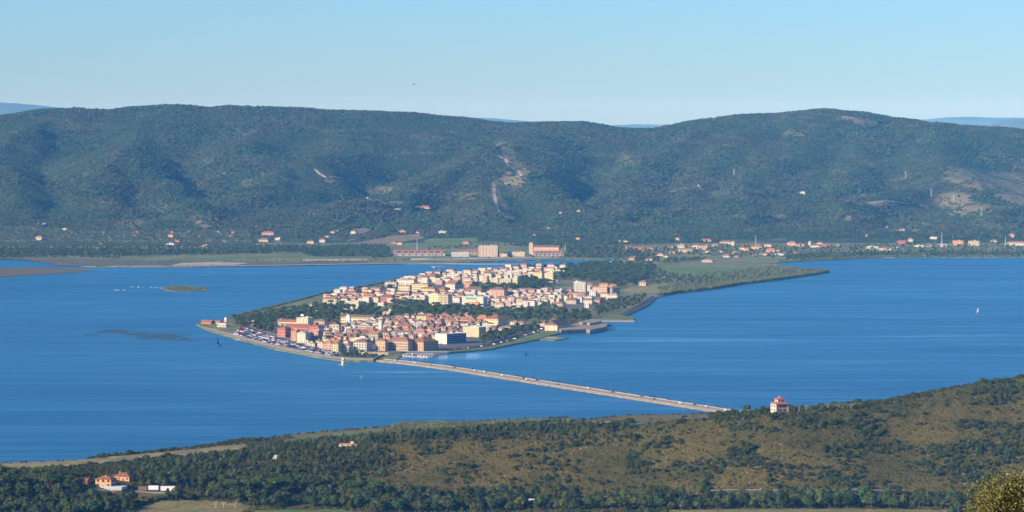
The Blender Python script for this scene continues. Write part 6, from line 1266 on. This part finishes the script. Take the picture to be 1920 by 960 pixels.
X, Y = jitter(-660, 720, 2580, 3120, 1.9); Z = fore_z(X, Y); u, r = px_of(X, Y), row_of(Y, Z); q = (u > -240) & (u < 2280) & (r < 985) & (Y < np.interp(u, _u, T_yc) + 25) & ~is_open(u, r) & (rng.random(len(X)) < .75); X, Y, Z = X[q], Y[q], Z[q]
scatter('grass_tufts', TUFT, X, Y, Z - .05, rng.uniform(.6, 1.5, len(X)), 'brown green tufts of low scrub and dry grass on the hillside', 'grass')
# shrubs and reeds on the near shore
NX, NY, NS = [], [], []
for (a, b), (c, d) in zip(SHORE[:-1, :2], SHORE[1:, :2]):
    x0, y0 = P(a, b, 0); x1, y1 = P(c, d, 0); L = math.hypot(x1 - x0, y1 - y0); k = int(L * .30); t = rng.random(k); NX.extend(x0 + (x1 - x0) * t); NY.extend(y0 + (y1 - y0) * t - rng.uniform(3, 26, k)); NS.extend(rng.uniform(.3, 1.1, k))
for p, n, lo, hi in (((222,852),(275,847),.8,1.6), ((275,848),(350,838),.7,1.3), ((420,829),(470,826),.5,.9), ((1036,786),(1060,784),1.5,2.2), ((748,793),(770,790),1.2,1.7), ((180,856),(200,855),.7,1.1)):
    for k in range(14): t = random.random(); X_, Y_, Z_ = HB(p[0] + (n[0] - p[0]) * t, p[1] + (n[1] - p[1]) * t + 3); NX.append(X_ + random.uniform(-3, 3)); NY.append(Y_ - 6 + random.uniform(-5, 5)); NS.append(random.uniform(lo, hi) * 1.2)
NX, NY, NS = map(np.array, (NX, NY, NS)); NZ = fore_z(NX, NY); q = NZ > .3; scatter('near_shore_scrub', SHRUB, NX[q], NY[q], NZ[q] - .1, NS[q], 'dark shrubs dotted along the near lagoon shore', 'scrub')
w = [HB(a, b)[:2] for a, b in [(735,800),(760,795),(800,794),(860,795),(1030,788),(1075,787),(1075,791),(1030,792),(900,800),(860,806),(800,808),(740,806)]]; X, Y = jitter(min(p[0] for p in w), max(p[0] for p in w), min(p[1] for p in w), max(p[1] for p in w), 3.0); q = inpoly(X, Y, w); X, Y = X[q], Y[q]
scatter('cane_thicket', REED, X, Y, fore_z(X, Y), rng.uniform(.6, 1.3, len(X)), 'pale yellow cane thicket on the near shore', 'reeds')
# trees by the villa
for a, b, s, l, pm in ((1401,774,.95,'slim round tree beside the pink gatehouse',BROAD), (1430,773.5,.85,'feathery tree left of the towered villa',BROAD), (1418,774,.5,'low bush between gatehouse and villa',BROAD), (1490,775,.55,'low dark tree at the right wall of the towered villa',BROAD), (1526,774,.85,'dark tree right of the utility poles',BROAD), (1545,772,.6,'smaller dark tree by the cane hedge right of the villa',BROAD), (1452,777,.35,'small bush against the cream wall of the villa',BROAD)):
    X, Y, Z = HB(a, b); lone('garden_tree', pm, [X], [Y + (1 if s > .4 else -4)], [Z], [s], l, 'tree', None)
for a in range(1500, 1620, 4): X, Y, Z = HB(a, 772 - (a - 1500) * .03); RX = [X]; 
w_ = [HB(a, 770 - (a - 1550) * .03) for a in np.arange(1545, 1615, 1.5)]; scatter('cane_hedge', REED, np.array([q[0] for q in w_]), np.array([q[1] + 8 for q in w_]), np.array([q[2] for q in w_]) - .5, rng.uniform(1.2, 1.9, len(w_)), 'pale cane hedge on the crest right of the villa', 'reeds')
# white dead trees in the valley and pale rocks on the slopes
for i, (a, b, l) in enumerate(((619,920,'bare whitish tree in the wood left of the brown slope'), (405,952,'bare pale trunk at the bottom left edge of the dry field'), (420,952,'second bare pale trunk, right beside the other'), (441,952,'forked bare pale trunk near the bottom left field'))):
    X, Y, Z = HB(a, b); mb = MB(); mb.tube((0,0,-.5),(.3,0,4.2),.28,.16,5)
    for k in range(9): t = random.uniform(0, 6.28); z0 = random.uniform(2, 4.2); q_ = Vector((math.cos(t) * 1.9, math.sin(t) * 1.9, z0 + random.uniform(.8, 2.4))); mb.tube((.2, 0, z0), q_, .12, .05, 4); mb.tube(q_, q_ + Vector((random.uniform(-.8,.8), random.uniform(-.8,.8), 1.1)), .05, .02, 3)
    tag(link('bare_tree', mb.mesh('bare_tree', [mat('bleached_wood', (.52,.48,.42), .8, .2) if i == 0 else bpy.data.materials['bleached_wood']]), None, (X, Y - 3, Z)), l, 'tree')
rk = MB(); rk.add([tuple(v) for v in ICO1[0] * np.array([1, .8, .55]) + rng.normal(0, .12, ICO1[0].shape)], ICO1[1]); RK = rk.mesh('rock', [mat('pale_limestone', (.42,.38,.32), .9, .1, var=.2, vscale=.8)])
X, Y = jitter(-520, 520, 2660, 3050, 9); Z = fore_z(X, Y); q = (fbm(X, Y, 50, 3, 31) > .6) & (rng.random(len(X)) < .5) & (Y < np.interp(px_of(X, Y), _u, T_yc)); scatter('pale_rocks', [RK], X[q], Y[q], Z[q], rng.uniform(.3, 1.1, int(q.sum())), 'pale rocks showing between the shrubs of the slope', 'rocks')

# ------------------------------------------------------------------ the bush beside the camera
def leafy_bush(name, px0, row0, D, rxm, rzm, nleaf, leaf, label, twigs, seed, cmix):
    x, y, z = PD(px0, row0, D); g0 = float(fore_z(np.array([x]), np.array([y]))[0]); r_ = empty(name, (x, y, g0)); r = np.random.default_rng(seed); zc = z - g0
    mb = MB()
    tips = []
    for k in range(twigs):
        t = r.uniform(0, 6.28); e = r.uniform(.15, 1.0); d = np.array([math.cos(t) * rxm * e, math.sin(t) * rxm * e, 0]); top = np.array([d[0], d[1], zc + rzm * (1 - e * e * .55) * r.uniform(.55, 1.12)])
        p = np.array([0, 0, 0.]); pts = [p]
        for q in (.35, .65, .85, 1): pts.append(np.array([d[0] * q ** 1.4, d[1] * q ** 1.4, top[2] * q]) + r.normal(0, .05 * rxm, 3) * (q < 1))
        for a, b, r0, r1 in zip(pts[:-1], pts[1:], (.035, .022, .014, .009), (.022, .014, .009, .004)): mb.tube(a, b, r0 * rxm, r1 * rxm, 4)
        tips.append(pts[-1]); tips.append(pts[-2] * .5 + pts[-1] * .5); tips.append(pts[-2])
        for _ in range(3):
            b = pts[3] + r.normal(0, .16 * rxm, 3) + np.array([0, 0, .1 * rzm]); mb.tube(pts[2], b, .009 * rxm, .004 * rxm, 3); tips.append(b)
    link('branches', mb.mesh('branches', [M_bark]), r_)
    lm = MB(); tips = np.array(tips)
    for k in range(nleaf):
        c = tips[r.integers(len(tips))] + r.normal(0, .11 * rxm, 3) + np.array([0, 0, .02]); a = r.normal(size=3); a[2] = abs(a[2]) * .6; a /= np.linalg.norm(a); b = np.cross(a, r.normal(size=3)); b /= np.linalg.norm(b); s = leaf * r.uniform(.6, 1.25); m_ = int(r.random() < cmix)
        lm.add([c, c + a * s * .45 + b * s * .26, c + a * s, c + a * s * .45 - b * s * .26], [(0, 1, 2, 3)], m_)
    o = link('leaves', lm.mesh('leaves', [mat('near_leaf_green', (.10, .115, .022), .5, .4), mat('near_leaf_yellow', (.25, .19, .045), .5, .4)] if 'near_leaf_green' not in bpy.data.materials else [bpy.data.materials['near_leaf_green'], bpy.data.materials['near_leaf_yellow']]), r_); o['kind'] = 'stuff'
    return tag(r_, label, 'bush')
leafy_bush('near_bush', 1900, 958, 62, .90, .66, 15000, .055, 'sunlit yellow green bush close to the camera in the lower right corner', 70, 3, .42)
leafy_bush('near_sprig', 1832, 978, 64, .36, .40, 1400, .045, 'thin leafy sprigs left of the near bush', 22, 4, .3)
leafy_bush('near_sprig', 1775, 985, 66, .34, .42, 500, .040, 'sparse darker twigs rising at the bottom edge, left of the sprigs', 24, 5, .15)

rank_all()
# ------------------------------------------------------------------ the air
hz = MB(); hz.box(-30000, 30000, -600, 56000, -3, 520, bottom=True)
m = bpy.data.materials.new('pale_haze'); m.use_nodes = True; t = m.node_tree; t.nodes.remove(t.nodes['Principled BSDF'])
v = t.nodes.new('ShaderNodeVolumePrincipled'); v.inputs['Color'].default_value = HAZE['color']; v.inputs['Density'].default_value = HAZE['density']; v.inputs['Anisotropy'].default_value = -0.35; v.inputs['Absorption Color'].default_value = (1, 1, 1, 1)
t.links.new(v.outputs[0], t.nodes['Material Output'].inputs['Volume'])
tag(link('haze', hz.mesh('haze', [m])), kind='stuff')
